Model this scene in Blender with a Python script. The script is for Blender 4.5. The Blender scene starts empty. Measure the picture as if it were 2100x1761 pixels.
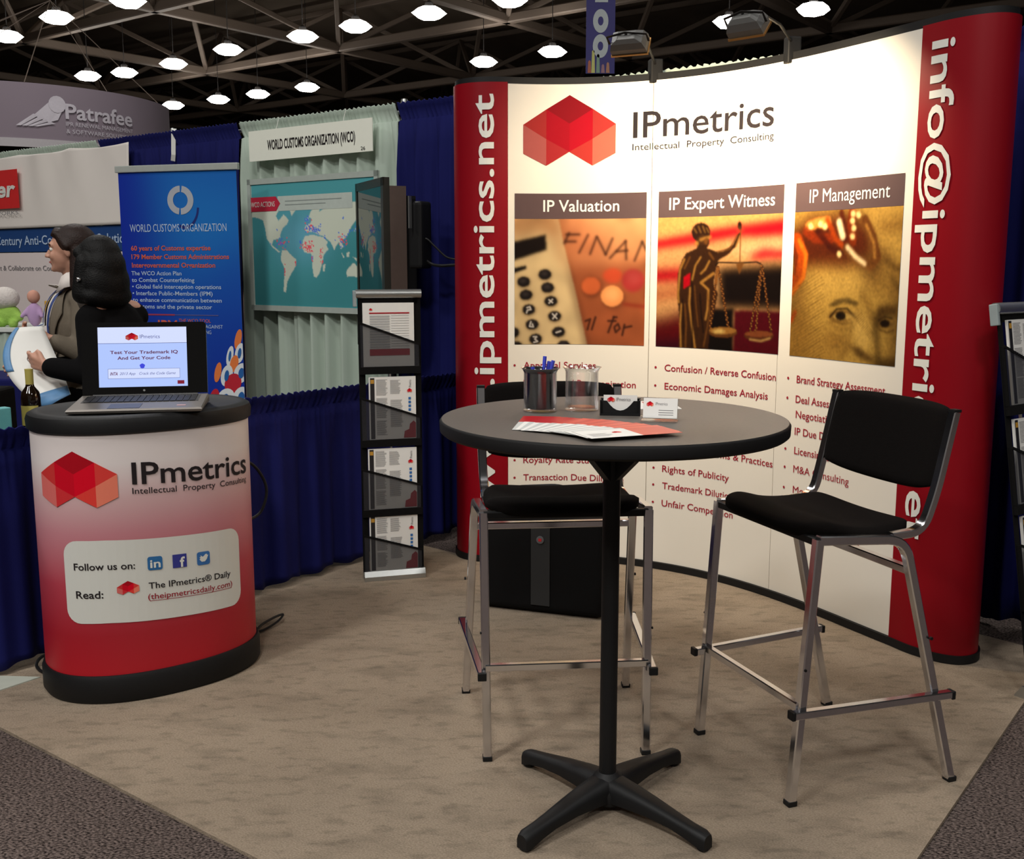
import bpy, bmesh, math, random
import numpy as np
from mathutils import Vector, Matrix, Quaternion
from mathutils.bvhtree import BVHTree
random.seed(7); np.random.seed(7)
SC = bpy.context.scene
C = SC.collection

# ------------------------------------------------------------------ camera, world, lights, exposure
cam_d = bpy.data.cameras.new('camera'); cam = bpy.data.objects.new('camera', cam_d); C.objects.link(cam)
cam.location = (0, 0, 1.5); cam.rotation_euler = (math.radians(90 - 8.84), 0, 0)
cam_d.sensor_fit = 'HORIZONTAL'; cam_d.sensor_width = 36.0; cam_d.lens = 36.0 * 2170 / 2100
cam_d.clip_end = 400
SC.camera = cam
SC.view_settings.view_transform = 'Standard'; SC.view_settings.look = 'None'
SC.view_settings.gamma = 1.0; SC.view_settings.use_curve_mapping = False
SC.view_settings.exposure = 0.0
SC.cycles.max_bounces = 8; SC.cycles.transparent_max_bounces = 12
w = bpy.data.worlds.new('hall_air'); SC.world = w; w.use_nodes = True
w.node_tree.nodes['Background'].inputs[0].default_value = (0.55, 0.5, 0.45, 1)
w.node_tree.nodes['Background'].inputs[1].default_value = 0.22


def area(name, loc, target, size, power, col, shape='SQUARE', size_y=None, spread=180):
    d = bpy.data.lights.new(name, 'AREA'); o = bpy.data.objects.new(name, d); C.objects.link(o)
    d.shape = shape; d.size = size; d.energy = power; d.color = col; d.spread = math.radians(spread)
    if size_y: d.size_y = size_y
    o.location = loc
    o.rotation_euler = (Vector(target) - Vector(loc)).to_track_quat('-Z', 'Y').to_euler()
    return o


# unseen overhead hall lamps, a front left one added to brighten the back wall
for i, (x, y, p) in enumerate([(-7, -5, 1.5), (-0.5, -5.5, 1.6), (6.5, -4.5, .9), (-4.5, -1.2, 1.25), (-9, 4.5, 0.8), (-1.2, 1.8, .45), (6, 4, 0.5), (-5, 12, 1.0), (3, 12, 0.8)]):
    area('hall_overhead_light', (x, y, 8.6), (x, y, 0), 1.3, 300 * p, (1.0, 0.98, 0.945))
# the two halogen heads over the display wall
HALO = [((0.455, 4.32, 2.365), (0.80, 5.08, 1.90)), ((0.87, 4.12, 2.39), (1.26, 4.55, 1.85))]
for a, b in HALO:
    d = (Vector(b) - Vector(a)).normalized()
    area('halogen_light', Vector(a) + d * 0.056, b, 0.12, 12.5, (1.0, 0.80, 0.54), 'RECTANGLE', 0.05, 125)


# ------------------------------------------------------------------ helpers
def lin(c):
    r = []
    for v in c[:3]:
        v = v / 255.0
        r.append(v / 12.92 if v <= 0.04045 else ((v + 0.055) / 1.055) ** 2.4)
    return (r[0], r[1], r[2], 1.0)


def mat(name, col, rough=0.6, metal=0.0, var=0.08, scale=30.0, bump=0.0, bscale=None, spec=0.5, coat=0.0):
    m = bpy.data.materials.new(name); m.use_nodes = True
    nt = m.node_tree; b = nt.nodes['Principled BSDF']
    b.inputs['Roughness'].default_value = rough; b.inputs['Metallic'].default_value = metal
    b.inputs['Specular IOR Level'].default_value = spec; b.inputs['Coat Weight'].default_value = coat
    tc = nt.nodes.new('ShaderNodeTexCoord'); n = nt.nodes.new('ShaderNodeTexNoise')
    n.inputs['Scale'].default_value = scale; n.inputs['Detail'].default_value = 3
    nt.links.new(tc.outputs['Object'], n.inputs['Vector'])
    mx = nt.nodes.new('ShaderNodeMix'); mx.data_type = 'RGBA'
    c = lin(col); mx.inputs[6].default_value = tuple(v * (1 - var) for v in c[:3]) + (1,)
    mx.inputs[7].default_value = tuple(min(1, v * (1 + var)) for v in c[:3]) + (1,)
    nt.links.new(n.outputs['Fac'], mx.inputs[0]); nt.links.new(mx.outputs[2], b.inputs['Base Color'])
    if bump:
        n2 = nt.nodes.new('ShaderNodeTexNoise'); n2.inputs['Scale'].default_value = bscale or scale * 4
        nt.links.new(tc.outputs['Object'], n2.inputs['Vector'])
        bp = nt.nodes.new('ShaderNodeBump'); bp.inputs['Strength'].default_value = bump; bp.inputs['Distance'].default_value = 0.01
        nt.links.new(n2.outputs['Fac'], bp.inputs['Height']); nt.links.new(bp.outputs[0], b.inputs['Normal'])
    return m


def emat(name, col, strength):
    m = bpy.data.materials.new(name); m.use_nodes = True; nt = m.node_tree
    b = nt.nodes['Principled BSDF']; b.inputs['Base Color'].default_value = tuple(v * .1 for v in lin(col)[:3]) + (1,)
    b.inputs['Emission Color'].default_value = lin(col); b.inputs['Emission Strength'].default_value = strength
    b.inputs['Roughness'].default_value = 0.4
    return m


def glassy(name, col, alpha, rough=0.05):
    m = bpy.data.materials.new(name); m.use_nodes = True; nt = m.node_tree
    b = nt.nodes['Principled BSDF']; b.inputs['Base Color'].default_value = lin(col)
    b.inputs['Roughness'].default_value = rough; b.inputs['Alpha'].default_value = alpha
    return m


def attrmat(name, rough=0.5, emis=0.0, spec=0.4):
    m = bpy.data.materials.new(name); m.use_nodes = True; nt = m.node_tree
    b = nt.nodes['Principled BSDF']; a = nt.nodes.new('ShaderNodeAttribute'); a.attribute_name = 'Col'
    nt.links.new(a.outputs['Color'], b.inputs['Base Color']); b.inputs['Roughness'].default_value = rough
    b.inputs['Specular IOR Level'].default_value = spec
    if emis:
        nt.links.new(a.outputs['Color'], b.inputs['Emission Color']); b.inputs['Emission Strength'].default_value = emis
    return m


def tag(o, label=None, cat=None, group=None, kind=None):
    if label: o['label'] = label
    if cat: o['category'] = cat
    if group: o['group'] = group
    if kind: o['kind'] = kind
    return o


def empty(name, loc=(0, 0, 0), rz=0.0, label=None, cat=None, group=None, kind=None):
    o = bpy.data.objects.new(name, None); C.objects.link(o); o.location = loc; o.rotation_euler = (0, 0, rz)
    o.empty_display_size = 0.1
    return tag(o, label, cat, group, kind)


def link(name, me, m=None, parent=None, smooth=False, loc=None, rz=None):
    o = bpy.data.objects.new(name, me); C.objects.link(o)
    if m is not None:
        for q in (m if isinstance(m, (list, tuple)) else [m]): me.materials.append(q)
    if parent: o.parent = parent
    if smooth:
        me.shade_smooth()
    if loc is not None: o.location = loc
    if rz is not None: o.rotation_euler = (0, 0, rz)
    return o


class MB:
    """collects shapes into one mesh"""
    def __init__(s): s.v = []; s.f = []; s.mi = []; s.cur = 0

    def add(s, vs, fs):
        n = len(s.v); s.v += [tuple(v) for v in vs]; s.f += [tuple(i + n for i in f) for f in fs]; s.mi += [s.cur] * len(fs)
        return s

    def box(s, c, size, rz=0, rx=0, ry=0, bev=0.0):
        M = Matrix.Translation(c) @ Matrix.Rotation(rz, 4, 'Z') @ Matrix.Rotation(ry, 4, 'Y') @ Matrix.Rotation(rx, 4, 'X')
        a, b, d = [q / 2 for q in size]
        if bev > 0:
            bm = bmesh.new(); bmesh.ops.create_cube(bm, size=1)
            for v in bm.verts: v.co = Vector((v.co.x * size[0], v.co.y * size[1], v.co.z * size[2]))
            bmesh.ops.bevel(bm, geom=list(bm.edges), offset=bev, segments=3, profile=0.6, affect='EDGES')
            bm.verts.ensure_lookup_table()
            r = s.add([M @ v.co for v in bm.verts], [[v.index for v in f.verts] for f in bm.faces]); bm.free(); return r
        vs = [M @ Vector((x, y, z)) for x in (-a, a) for y in (-b, b) for z in (-d, d)]
        return s.add(vs, [(0, 1, 3, 2), (4, 6, 7, 5), (0, 4, 5, 1), (2, 3, 7, 6), (0, 2, 6, 4), (1, 5, 7, 3)])

    def rings(s, rings, close=True, cap=True, loop=False):
        n = len(rings[0]); vs = [p for r in rings for p in r]; fs = []
        m = len(rings)
        for i in range(m if loop else m - 1):
            a = i * n; b = ((i + 1) % m) * n
            for j in range(n if close else n - 1):
                k = (j + 1) % n; fs.append((a + j, a + k, b + k, b + j))
        if cap and not loop: fs += [tuple(range(n - 1, -1, -1)), tuple(range((m - 1) * n, m * n))]
        return s.add(vs, fs)

    def sweep(s, path, prof, up=(0, 0, 1), loop=False, cap=True):
        """prof: list of (a,b) in the plane across the path; a along side vector, b along up"""
        P = [Vector(p) for p in path]; n = len(P); R = []
        prev = None
        for i in range(n):
            if loop: t = (P[(i + 1) % n] - P[i - 1])
            else: t = P[min(i + 1, n - 1)] - P[max(i - 1, 0)]
            t.normalize(); u = Vector(up)
            if prev is not None: u = prev
            side = t.cross(u)
            if side.length < 1e-4: side = t.cross(Vector((1, 0, 0)))
            side.normalize(); u2 = side.cross(t).normalized(); prev = u2
            R.append([P[i] + side * a + u2 * b for a, b in prof])
        return s.rings(R, True, cap, loop)

    def tube(s, path, r, n=8, loop=False, up=(0, 0, 1)):
        rr = r if not callable(r) else None
        return s.sweep(path, [(r * math.cos(2 * math.pi * k / n), r * math.sin(2 * math.pi * k / n)) for k in range(n)], up, loop)

    def sq(s, path, w_, h_=None, up=(0, 0, 1)):
        a = w_ / 2; b = (h_ or w_) / 2; c = min(a, b) * 0.25
        return s.sweep(path, [(-a + c, -b), (a - c, -b), (a, -b + c), (a, b - c), (a - c, b), (-a + c, b), (-a, b - c), (-a, -b + c)], up)

    def lathe(s, prof, c=(0, 0, 0), n=32, cap=True):
        R = [[(c[0] + r * math.cos(2 * math.pi * k / n), c[1] + r * math.sin(2 * math.pi * k / n), c[2] + z) for k in range(n)] for r, z in prof]
        return s.rings(R, True, cap)

    def prism(s, poly, z0, z1):
        return s.rings([[(x, y, z0) for x, y in poly], [(x, y, z1) for x, y in poly]])

    def ball(s, c, r, n=12, rz=0):
        rr = r if isinstance(r, (tuple, list)) else (r, r, r)
        M = Matrix.Translation(c) @ Matrix.Rotation(rz, 4, 'Z')
        R = []
        for i in range(1, n):
            th = math.pi * i / n
            R.append([M @ Vector((rr[0] * math.sin(th) * math.cos(2 * math.pi * k / (n * 2)), rr[1] * math.sin(th) * math.sin(2 * math.pi * k / (n * 2)), -rr[2] * math.cos(th))) for k in range(n * 2)])
        return s.rings(R)

    def mesh(s, name):
        me = bpy.data.meshes.new(name); me.from_pydata(s.v, [], s.f); me.update()
        bm = bmesh.new(); bm.from_mesh(me)
        bmesh.ops.recalc_face_normals(bm, faces=bm.faces); bm.to_mesh(me); bm.free()
        if max(s.mi, default=0) > 0: me.polygons.foreach_set('material_index', s.mi)
        return me

    def build(s, name, m, parent=None, smooth=False, loc=None, rz=None, angle=40):
        me = s.mesh(name)
        o = link(name, me, m, parent, False, loc, rz)
        if smooth:
            me.shade_smooth()
            bm = bmesh.new(); bm.from_mesh(me)
            for e in bm.edges:
                if len(e.link_faces) == 2 and e.calc_face_angle(0) > math.radians(angle): e.smooth = False
            bm.to_mesh(me); bm.free()
        return o


def fillet(path, r, n=5):
    P = [Vector(p) for p in path]; out = [P[0]]
    for i in range(1, len(P) - 1):
        a = (P[i - 1] - P[i]); b = (P[i + 1] - P[i]); d = min(r, a.length * .45, b.length * .45)
        A = P[i] + a.normalized() * d; B = P[i] + b.normalized() * d
        for k in range(n + 1):
            t = k / n; out.append(A * (1 - t) ** 2 + P[i] * 2 * t * (1 - t) + B * t * t)
    out.append(P[-1]); return out


class Track:
    """a plan curve with arc length, on which flat print can be laid: at(s, z, off) gives a 3-D point"""
    def __init__(s, pts, s0=0.0, side=1):
        s.p = np.array(pts, float); d = np.hypot(*np.diff(s.p, axis=0).T); s.s = np.r_[0, np.cumsum(d)] + s0; s.side = side
        t = np.gradient(s.p, axis=0); t /= np.hypot(t[:, 0], t[:, 1])[:, None]; s.n = np.c_[t[:, 1], -t[:, 0]] * side

    def at(s, q, z, off=0.0):
        x = np.interp(q, s.s, s.p[:, 0]); y = np.interp(q, s.s, s.p[:, 1])
        nx = np.interp(q, s.s, s.n[:, 0]); ny = np.interp(q, s.s, s.n[:, 1])
        if q < s.s[0]: x -= (s.s[0] - q) * -s.n[0, 1] * s.side * -1; 
        return Vector((float(x + nx * off), float(y + ny * off), float(z)))


class Plane:
    """flat print surface: origin, x direction, y (up) direction, normal"""
    def __init__(s, o, x, y, n=None):
        s.o = Vector(o); s.x = Vector(x).normalized(); s.y = Vector(y).normalized(); s.n = Vector(n).normalized() if n else s.x.cross(s.y)

    def at(s, a, b, off=0.0): return s.o + s.x * a + s.y * b + s.n * off


_tc = {}
def text_geo(txt, bold=0.0, shear=0.0):
    key = (txt, bold, shear)
    if key not in _tc:
        cu = bpy.data.curves.new('t', 'FONT'); cu.body = txt; cu.size = 1; cu.offset = bold; cu.shear = shear; cu.resolution_u = 3
        ob = bpy.data.objects.new('t', cu); C.objects.link(ob)
        dg = bpy.context.evaluated_depsgraph_get(); me = bpy.data.meshes.new_from_object(ob.evaluated_get(dg))
        vs = [(v.co.x, v.co.y) for v in me.vertices]; fs = [tuple(p.vertices) for p in me.polygons]
        bpy.data.objects.remove(ob); bpy.data.curves.remove(cu); bpy.data.meshes.remove(me)
        _tc[key] = (vs, fs)
    return _tc[key]


CAPH = 0.729  # cap height of the built-in font at size 1


def text_into(mb, surf, txt, s0, s1, z0, cap, off=0.002, bold=0.0, shear=0.0, rot=0, zmap=None, cut=0.0, align='fit'):
    """lays txt between s0 and s1 with baseline z0. rot 90: reads upwards (s0..s1 are then z values, z0 the baseline s)"""
    vs, fs = text_geo(txt, bold, shear)
    xs = [v[0] for v in vs]; x0, x1 = min(xs), max(xs)
    if align == 'fit': k = (s1 - s0) / (x1 - x0)
    else: k = cap / CAPH
    ky = cap / CAPH
    if align == 'left': base = s0
    elif align == 'center': base = (s0 + s1) / 2 - (x1 - x0) * k / 2
    else: base = s0
    bm = bmesh.new(); bv = []
    for x, y in vs: bv.append(bm.verts.new(((x - x0) * k + base, y * ky, 0)))
    for f in fs:
        try: bm.faces.new([bv[i] for i in f])
        except ValueError: pass
    if cut:
        ax = 0 if rot == 0 else 1
        c = [v.co[ax] for v in bm.verts]; q = math.floor(min(c) / cut) * cut
        while q < max(c):
            n = Vector((1, 0, 0)) if ax == 0 else Vector((0, 1, 0))
            bmesh.ops.bisect_plane(bm, geom=list(bm.verts) + list(bm.edges) + list(bm.faces), plane_co=n * q, plane_no=n); q += cut
    bm.verts.index_update()
    out = []
    for v in bm.verts:
        a, b = v.co.x, v.co.y
        if rot == 0: S, Z = a, z0 + b
        elif rot == 90: S, Z = z0 - b, a           # reads bottom to top
        else: S, Z = z0 + b, -a                    # reads top to bottom (pass s0,s1 negated)
        if zmap: S, Z = zmap(S, Z)
        out.append(surf.at(S, Z, off))
    mb.add(out, [[v.index for v in f.verts] for f in bm.faces]); bm.free()
    return mb


def flat_text(name, surf, m, parent, *a, **k):
    mb = MB(); text_into(mb, surf, *a, **k)
    return raw(name, mb, m, parent)


def raw(name, mb, m, parent):
    me = bpy.data.meshes.new(name); me.from_pydata(mb.v, [], mb.f); me.update()
    if max(mb.mi, default=0) > 0: me.polygons.foreach_set('material_index', mb.mi)
    return link(name, me, m, parent)


def quadpatch(mb, surf, s0, s1, z0, z1, off=0.001, step=0.03, zmap=None):
    n = max(1, int(math.ceil(abs(s1 - s0) / step)))
    vs = []
    for i in range(n + 1):
        q = s0 + (s1 - s0) * i / n
        for z in (z0, z1):
            S, Z = (q, z) if not zmap else zmap(q, z)
            vs.append(surf.at(S, Z, off))
    mb.add(vs, [(2 * i, 2 * i + 2, 2 * i + 3, 2 * i + 1) for i in range(n)])
    return mb


def polypatch(mb, surf, pts, off=0.0015, zmap=None):
    vs = []
    for s_, z in pts:
        if zmap: s_, z = zmap(s_, z)
        vs.append(surf.at(s_, z, off))
    mb.add(vs, [tuple(range(len(vs)))])
    return mb


LOGO = [  # facets of the hexagonal emblem, unit square, with print colours
    ([(.5, 1), (.75, .80), (.5, .60), (.25, .80)], (168, 12, 28)),
    ([(0, .58), (.25, .80), (.25, .38)], (196, 52, 50)),
    ([(.25, .80), (.5, .60), (.5, .20), (.25, .38)], (200, 10, 34)),
    ([(.5, .60), (.75, .80), (.75, .38), (.5, .20)], (216, 8, 36)),
    ([(.75, .80), (1, .58), (.75, .38)], (214, 62, 56)),
    ([(0, .58), (.25, .38), (.25, 0), (0, .17)], (208, 104, 98)),
    ([(.25, .38), (.5, .20), (.25, 0)], (202, 48, 52)),
    ([(1, .58), (.75, .38), (.75, 0), (1, .17)], (228, 124, 100)),
    ([(.75, .38), (.75, 0), (.5, .20)], (222, 62, 54)),
]
_lm = {}
def logo(name, surf, parent, s0, s1, z0, z1, off=0.002, zmap=None, gain=1.0):
    mb = MB(); mats = []; cut = .02 if isinstance(surf, Track) and (s1 - s0) > .1 else None
    for i, (p, c) in enumerate(LOGO):
        if gain != 1.0: c = tuple(v * gain for v in c)
        if c not in _lm: _lm[c] = mat('print_red_%d' % i, c, 0.7, var=0.02, spec=.1)
        mats.append(_lm[c]); mb.cur = i
        pts = [(s0 + x * (s1 - s0), z0 + y * (z1 - z0)) for x, y in p]
        if not cut: polypatch(mb, surf, pts, off, zmap); continue
        bm = bmesh.new(); bm.faces.new([bm.verts.new((x, y, 0)) for x, y in pts])
        q = math.floor(s0 / cut) * cut
        while q < s1:
            bmesh.ops.bisect_plane(bm, geom=list(bm.verts) + list(bm.edges) + list(bm.faces), plane_co=(q, 0, 0), plane_no=(1, 0, 0)); q += cut
        bm.verts.index_update(); vs = []
        for v in bm.verts:
            a, b = (v.co.x, v.co.y) if not zmap else zmap(v.co.x, v.co.y); vs.append(surf.at(a, b, off))
        mb.add(vs, [[v.index for v in f.verts] for f in bm.faces]); bm.free()
    return raw(name, mb, mats, parent)


# --- painted pictures: colours per vertex of a fine grid (flat print)
def homog(q):
    """maps unit square corners (TL,TR,BR,BL) <- the four given points; returns inverse (pixel -> unit)"""
    src = np.array(q, float); dst = np.array([(0, 0), (1, 0), (1, 1), (0, 1)], float)
    A = []; B = []
    for (x, y), (u, v) in zip(src, dst):
        A.append([x, y, 1, 0, 0, 0, -u * x, -u * y]); B.append(u)
        A.append([0, 0, 0, x, y, 1, -v * x, -v * y]); B.append(v)
    h = np.linalg.solve(np.array(A), np.array(B)); return h


class Paint:
    def __init__(s, w, h, quad=None, base=(128, 128, 128)):
        s.w, s.h = w, h; s.a = np.ones((h, w, 3)) * np.array(lin(base)[:3]); s.H = homog(quad) if quad else None
        s.X, s.Y = np.meshgrid((np.arange(w) + .5), (np.arange(h) + .5))

    def t(s, p):
        x, y = p
        if s.H is not None:
            h = s.H; d = h[6] * x + h[7] * y + 1; x, y = (h[0] * x + h[1] * y + h[2]) / d, (h[3] * x + h[4] * y + h[5]) / d
        return x * s.w, y * s.h

    def mask_poly(s, pts):
        P = [s.t(p) for p in pts]; m = np.zeros((s.h, s.w), bool); n = len(P)
        for i in range(n):
            (x0, y0), (x1, y1) = P[i], P[(i + 1) % n]
            if y0 == y1: continue
            c = ((s.Y >= min(y0, y1)) & (s.Y < max(y0, y1))); xi = x0 + (s.Y - y0) * (x1 - x0) / (y1 - y0)
            m ^= c & (s.X < xi)
        return m.astype(float)

    def put(s, m, col, al=1.0, blur=0):
        if blur: m = s.bl(m, blur)
        m = (m * al)[..., None]; s.a = s.a * (1 - m) + np.array(lin(col)[:3]) * m

    def bl(s, m, r):
        k = np.exp(-0.5 * (np.arange(-int(3 * r) - 1, int(3 * r) + 2) / max(r, .3)) ** 2); k /= k.sum(); pad = len(k) // 2
        m = np.pad(m, pad, mode='edge')
        m = np.apply_along_axis(lambda v: np.convolve(v, k, 'same'), 0, m); m = np.apply_along_axis(lambda v: np.convolve(v, k, 'same'), 1, m)
        return m[pad:-pad, pad:-pad]

    def poly(s, pts, col, al=1.0, blur=0.6): s.put(s.mask_poly(pts), col, al, blur)

    def line(s, pts, wd, col, al=1.0, blur=0.4):
        m = np.zeros((s.h, s.w))
        P = [s.t(p) for p in pts]; q = s.t((pts[0][0] + wd, pts[0][1])); r = max(.5, math.hypot(q[0] - P[0][0], q[1] - P[0][1]) / 2)
        for (x0, y0), (x1, y1) in zip(P[:-1], P[1:]):
            dx, dy = x1 - x0, y1 - y0; L = dx * dx + dy * dy + 1e-9
            t = np.clip(((s.X - x0) * dx + (s.Y - y0) * dy) / L, 0, 1); d = np.hypot(s.X - x0 - t * dx, s.Y - y0 - t * dy)
            m = np.maximum(m, np.clip(r + .5 - d, 0, 1))
        s.put(m, col, al, blur)

    def ell(s, c, rx, ry, col, al=1.0, blur=0.5, rot=0):
        s.poly([(c[0] + rx * math.cos(a) * math.cos(rot) - ry * math.sin(a) * math.sin(rot), c[1] + rx * math.cos(a) * math.sin(rot) + ry * math.sin(a) * math.cos(rot)) for a in np.linspace(0, 2 * math.pi, 28, endpoint=False)], col, al, blur)

    def noise(s, amp, r=0.0):
        n = np.random.randn(s.h, s.w)
        if r: n = s.bl(n, r); n /= n.std()
        s.a *= np.clip(1 + amp * n, .3, 1.8)[..., None]

    def build(s, name, surf, parent, m, s0, s1, z0, z1, off=0.002, gain=1.0, gam=1.0):
        s.a = .35 * (np.clip(s.a, 0, 1) / .35) ** gam
        vs = []
        for j in range(s.h):
            z = z1 + (z0 - z1) * j / (s.h - 1)
            for i in range(s.w): vs.append(surf.at(s0 + (s1 - s0) * i / (s.w - 1), z, off))
        fs = [(j * s.w + i, (j + 1) * s.w + i, (j + 1) * s.w + i + 1, j * s.w + i + 1) for j in range(s.h - 1) for i in range(s.w - 1)]
        me = bpy.data.meshes.new(name); me.from_pydata(vs, [], fs)
        at = me.color_attributes.new('Col', 'FLOAT_COLOR', 'POINT')
        a = np.ones((s.h * s.w, 4), np.float32); a[:, :3] = np.clip(s.a * gain, 0, 1).reshape(-1, 3)
        at.data.foreach_set('color', a.ravel()); me.update()
        return link(name, me, m, parent)


# --- organic shapes: overlapping tapered capsules and ellipsoids fused by a voxel remesh into one skin
_ico = {}
def ico(n):
    if n not in _ico:
        b = bmesh.new(); bmesh.ops.create_icosphere(b, subdivisions=n, radius=1); _ico[n] = [v.co.copy() for v in b.verts]; b.free()
    return _ico[n]


def caps(bm, p, q, r1, r2, n=12):
    """closed tapered capsule between p and q"""
    p = Vector(p); q = Vector(q); t = q - p; L = t.length
    if L < 1e-6: t = Vector((0, 0, 1)); L = 1e-6
    Q = t.to_track_quat('Z', 'Y'); rings = []
    for k in range(1, 6): a = math.pi / 2 * k / 5; rings.append((-r1 * math.cos(a), r1 * math.sin(a)))
    for k in range(0, 5): a = math.pi / 2 * k / 5; rings.append((L + r2 * math.sin(a), r2 * math.cos(a)))
    R = [[bm.verts.new(p + Q @ Vector((r * math.cos(2 * math.pi * j / n), r * math.sin(2 * math.pi * j / n), z))) for j in range(n)] for z, r in rings]
    for a_, b_ in zip(R[:-1], R[1:]):
        for j in range(n): bm.faces.new((a_[j], a_[(j + 1) % n], b_[(j + 1) % n], b_[j]))
    bm.faces.new(R[0][::-1]); bm.faces.new(R[-1])


def ellip(bm, c, r, M=None):
    R = bmesh.ops.create_icosphere(bm, subdivisions=3, radius=1)
    T = Matrix.Translation(c) @ (M or Matrix.Identity(4)) @ Matrix.Diagonal((r[0], r[1], r[2], 1))
    for v in R['verts']: v.co = T @ v.co


def fuse(name, fn, voxel, m, parent=None, smooth_it=2, loc=None):
    bm = bmesh.new(); fn(bm); me = bpy.data.meshes.new(name); bm.to_mesh(me); bm.free()
    o = bpy.data.objects.new(name, me); C.objects.link(o)
    r = o.modifiers.new('r', 'REMESH'); r.mode = 'VOXEL'; r.voxel_size = voxel
    s_ = o.modifiers.new('s', 'SMOOTH'); s_.iterations = smooth_it; s_.factor = .6
    dg = bpy.context.evaluated_depsgraph_get(); me2 = bpy.data.meshes.new_from_object(o.evaluated_get(dg))
    bpy.data.objects.remove(o)
    return link(name, me2, m, parent, True)


def copy_tree(o, parent=None):
    c = o.copy(); C.objects.link(c)
    if parent: c.parent = parent
    for ch in list(o.children): copy_tree(ch, c)
    return c


# ------------------------------------------------------------------ materials
M_white = mat('white_print', (222, 216, 204), 0.6, var=0.015, scale=6, spec=.25)
M_red = mat('red_print', (132, 5, 20), 0.42, var=0.03, scale=8, spec=.22)
M_black = mat('black_plastic', (17, 17, 18), 0.55, spec=.3, var=0.1, bump=.05, bscale=300)
M_blackmat = mat('black_fabric', (15, 14, 14), 0.95, var=0.25, scale=200, bump=.3, bscale=900, spec=.15)
M_chrome = mat('chrome', (222, 222, 226), 0.16, 1.0, var=0.05, scale=12)
M_alu = mat('brushed_aluminium', (190, 192, 190), 0.32, 0.9, var=0.06, scale=40)
M_lettw = mat('white_lettering', (222, 222, 214), 0.5, var=0.02)
M_lettd = mat('dark_lettering', (38, 32, 34), 0.6, var=0.02, spec=.15)
M_lettr = mat('crimson_lettering', (150, 16, 40), 0.5, var=0.02)
M_band = mat('brown_band', (84, 66, 66), 0.7, var=0.03, spec=.15)
M_pic = attrmat('printed_picture', 0.75, spec=.08)
M_blue = mat('blue_drape', (15, 19, 80), 0.85, var=0.12, scale=5, bump=.15, bscale=400, spec=.2)
M_grey = mat('grey_drape', (174, 188, 175), 0.85, var=0.07, scale=5, bump=.15, bscale=400, spec=.2)
M_dark = mat('dark_steel', (46, 44, 44), 0.5, 0.6, var=0.1)
M_paper = mat('paper', (232, 230, 224), 0.6, var=0.02)
M_grey_ink = mat('grey_ink', (120, 118, 120), 0.6, var=0.02)


# ------------------------------------------------------------------ the hall: floor, ceiling, walls
R1 = Vector((0.603, 0.797, 0)); L1 = Vector((-0.797, 0.603, 0))        # the two directions of the booth grid
ANG = math.atan2(0.797, 0.603)


def carpet_mat(name, a, b, fine, bump, stains=None):
    m = bpy.data.materials.new(name); m.use_nodes = True; nt = m.node_tree; p = nt.nodes['Principled BSDF']
    p.inputs['Roughness'].default_value = 0.95; p.inputs['Specular IOR Level'].default_value = 0.1
    tc = nt.nodes.new('ShaderNodeTexCoord')
    n1 = nt.nodes.new('ShaderNodeTexNoise'); n1.inputs['Scale'].default_value = fine; n1.inputs['Detail'].default_value = 4
    mp = nt.nodes.new('ShaderNodeMapping'); mp.inputs['Rotation'].default_value = (0, 0, ANG); mp.inputs['Scale'].default_value = (1, 1.7, 1)
    nt.links.new(tc.outputs['Object'], mp.inputs[0]); nt.links.new(mp.outputs[0], n1.inputs['Vector'])
    cr = nt.nodes.new('ShaderNodeValToRGB'); cr.color_ramp.elements[0].position = .36; cr.color_ramp.elements[1].position = .66
    cr.color_ramp.elements[0].color = lin(a); cr.color_ramp.elements[1].color = lin(b)
    nt.links.new(n1.outputs['Fac'], cr.inputs[0]); last = cr.outputs[0]
    if stains:
        for sc_, lo, hi, amt, rot in stains:
            n2 = nt.nodes.new('ShaderNodeTexNoise'); n2.inputs['Scale'].default_value = sc_; n2.inputs['Detail'].default_value = 5
            mq = nt.nodes.new('ShaderNodeMapping'); mq.inputs['Rotation'].default_value = (0, 0, rot); mq.inputs['Scale'].default_value = (1, 2.2, 1)
            nt.links.new(tc.outputs['Object'], mq.inputs[0]); nt.links.new(mq.outputs[0], n2.inputs['Vector'])
            r2 = nt.nodes.new('ShaderNodeMapRange'); r2.inputs[1].default_value = lo; r2.inputs[2].default_value = hi
            r2.inputs[3].default_value = 1.0 - amt; r2.inputs[4].default_value = 1.0
            nt.links.new(n2.outputs['Fac'], r2.inputs[0])
            mm = nt.nodes.new('ShaderNodeMix'); mm.data_type = 'RGBA'; mm.blend_type = 'MULTIPLY'; mm.inputs[0].default_value = 1
            nt.links.new(last, mm.inputs[6]); nt.links.new(r2.outputs[0], mm.inputs[7]); last = mm.outputs[2]
    nt.links.new(last, p.inputs['Base Color'])
    bp = nt.nodes.new('ShaderNodeBump'); bp.inputs['Strength'].default_value = bump; bp.inputs['Distance'].default_value = .01
    nt.links.new(n1.outputs['Fac'], bp.inputs['Height']); nt.links.new(bp.outputs[0], p.inputs['Normal'])
    return m


M_aisle = carpet_mat('aisle_carpet', (28, 22, 21), (122, 108, 102), 110, .8)
M_beige = carpet_mat('beige_carpet', (131, 117, 101), (156, 141, 123), 170, .35, [(4.5, .34, .50, .20, .4), (13, .34, .46, .22, -.5), (30, .30, .42, .15, .9)])
M_farfloor = mat('far_floor', (70, 62, 58), .9)
tag(MB().box((0, 35, -0.06), (160, 130, 0.1)).build('floor', M_aisle), kind='structure', label='speckled brown grey aisle carpet of the hall')
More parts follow.
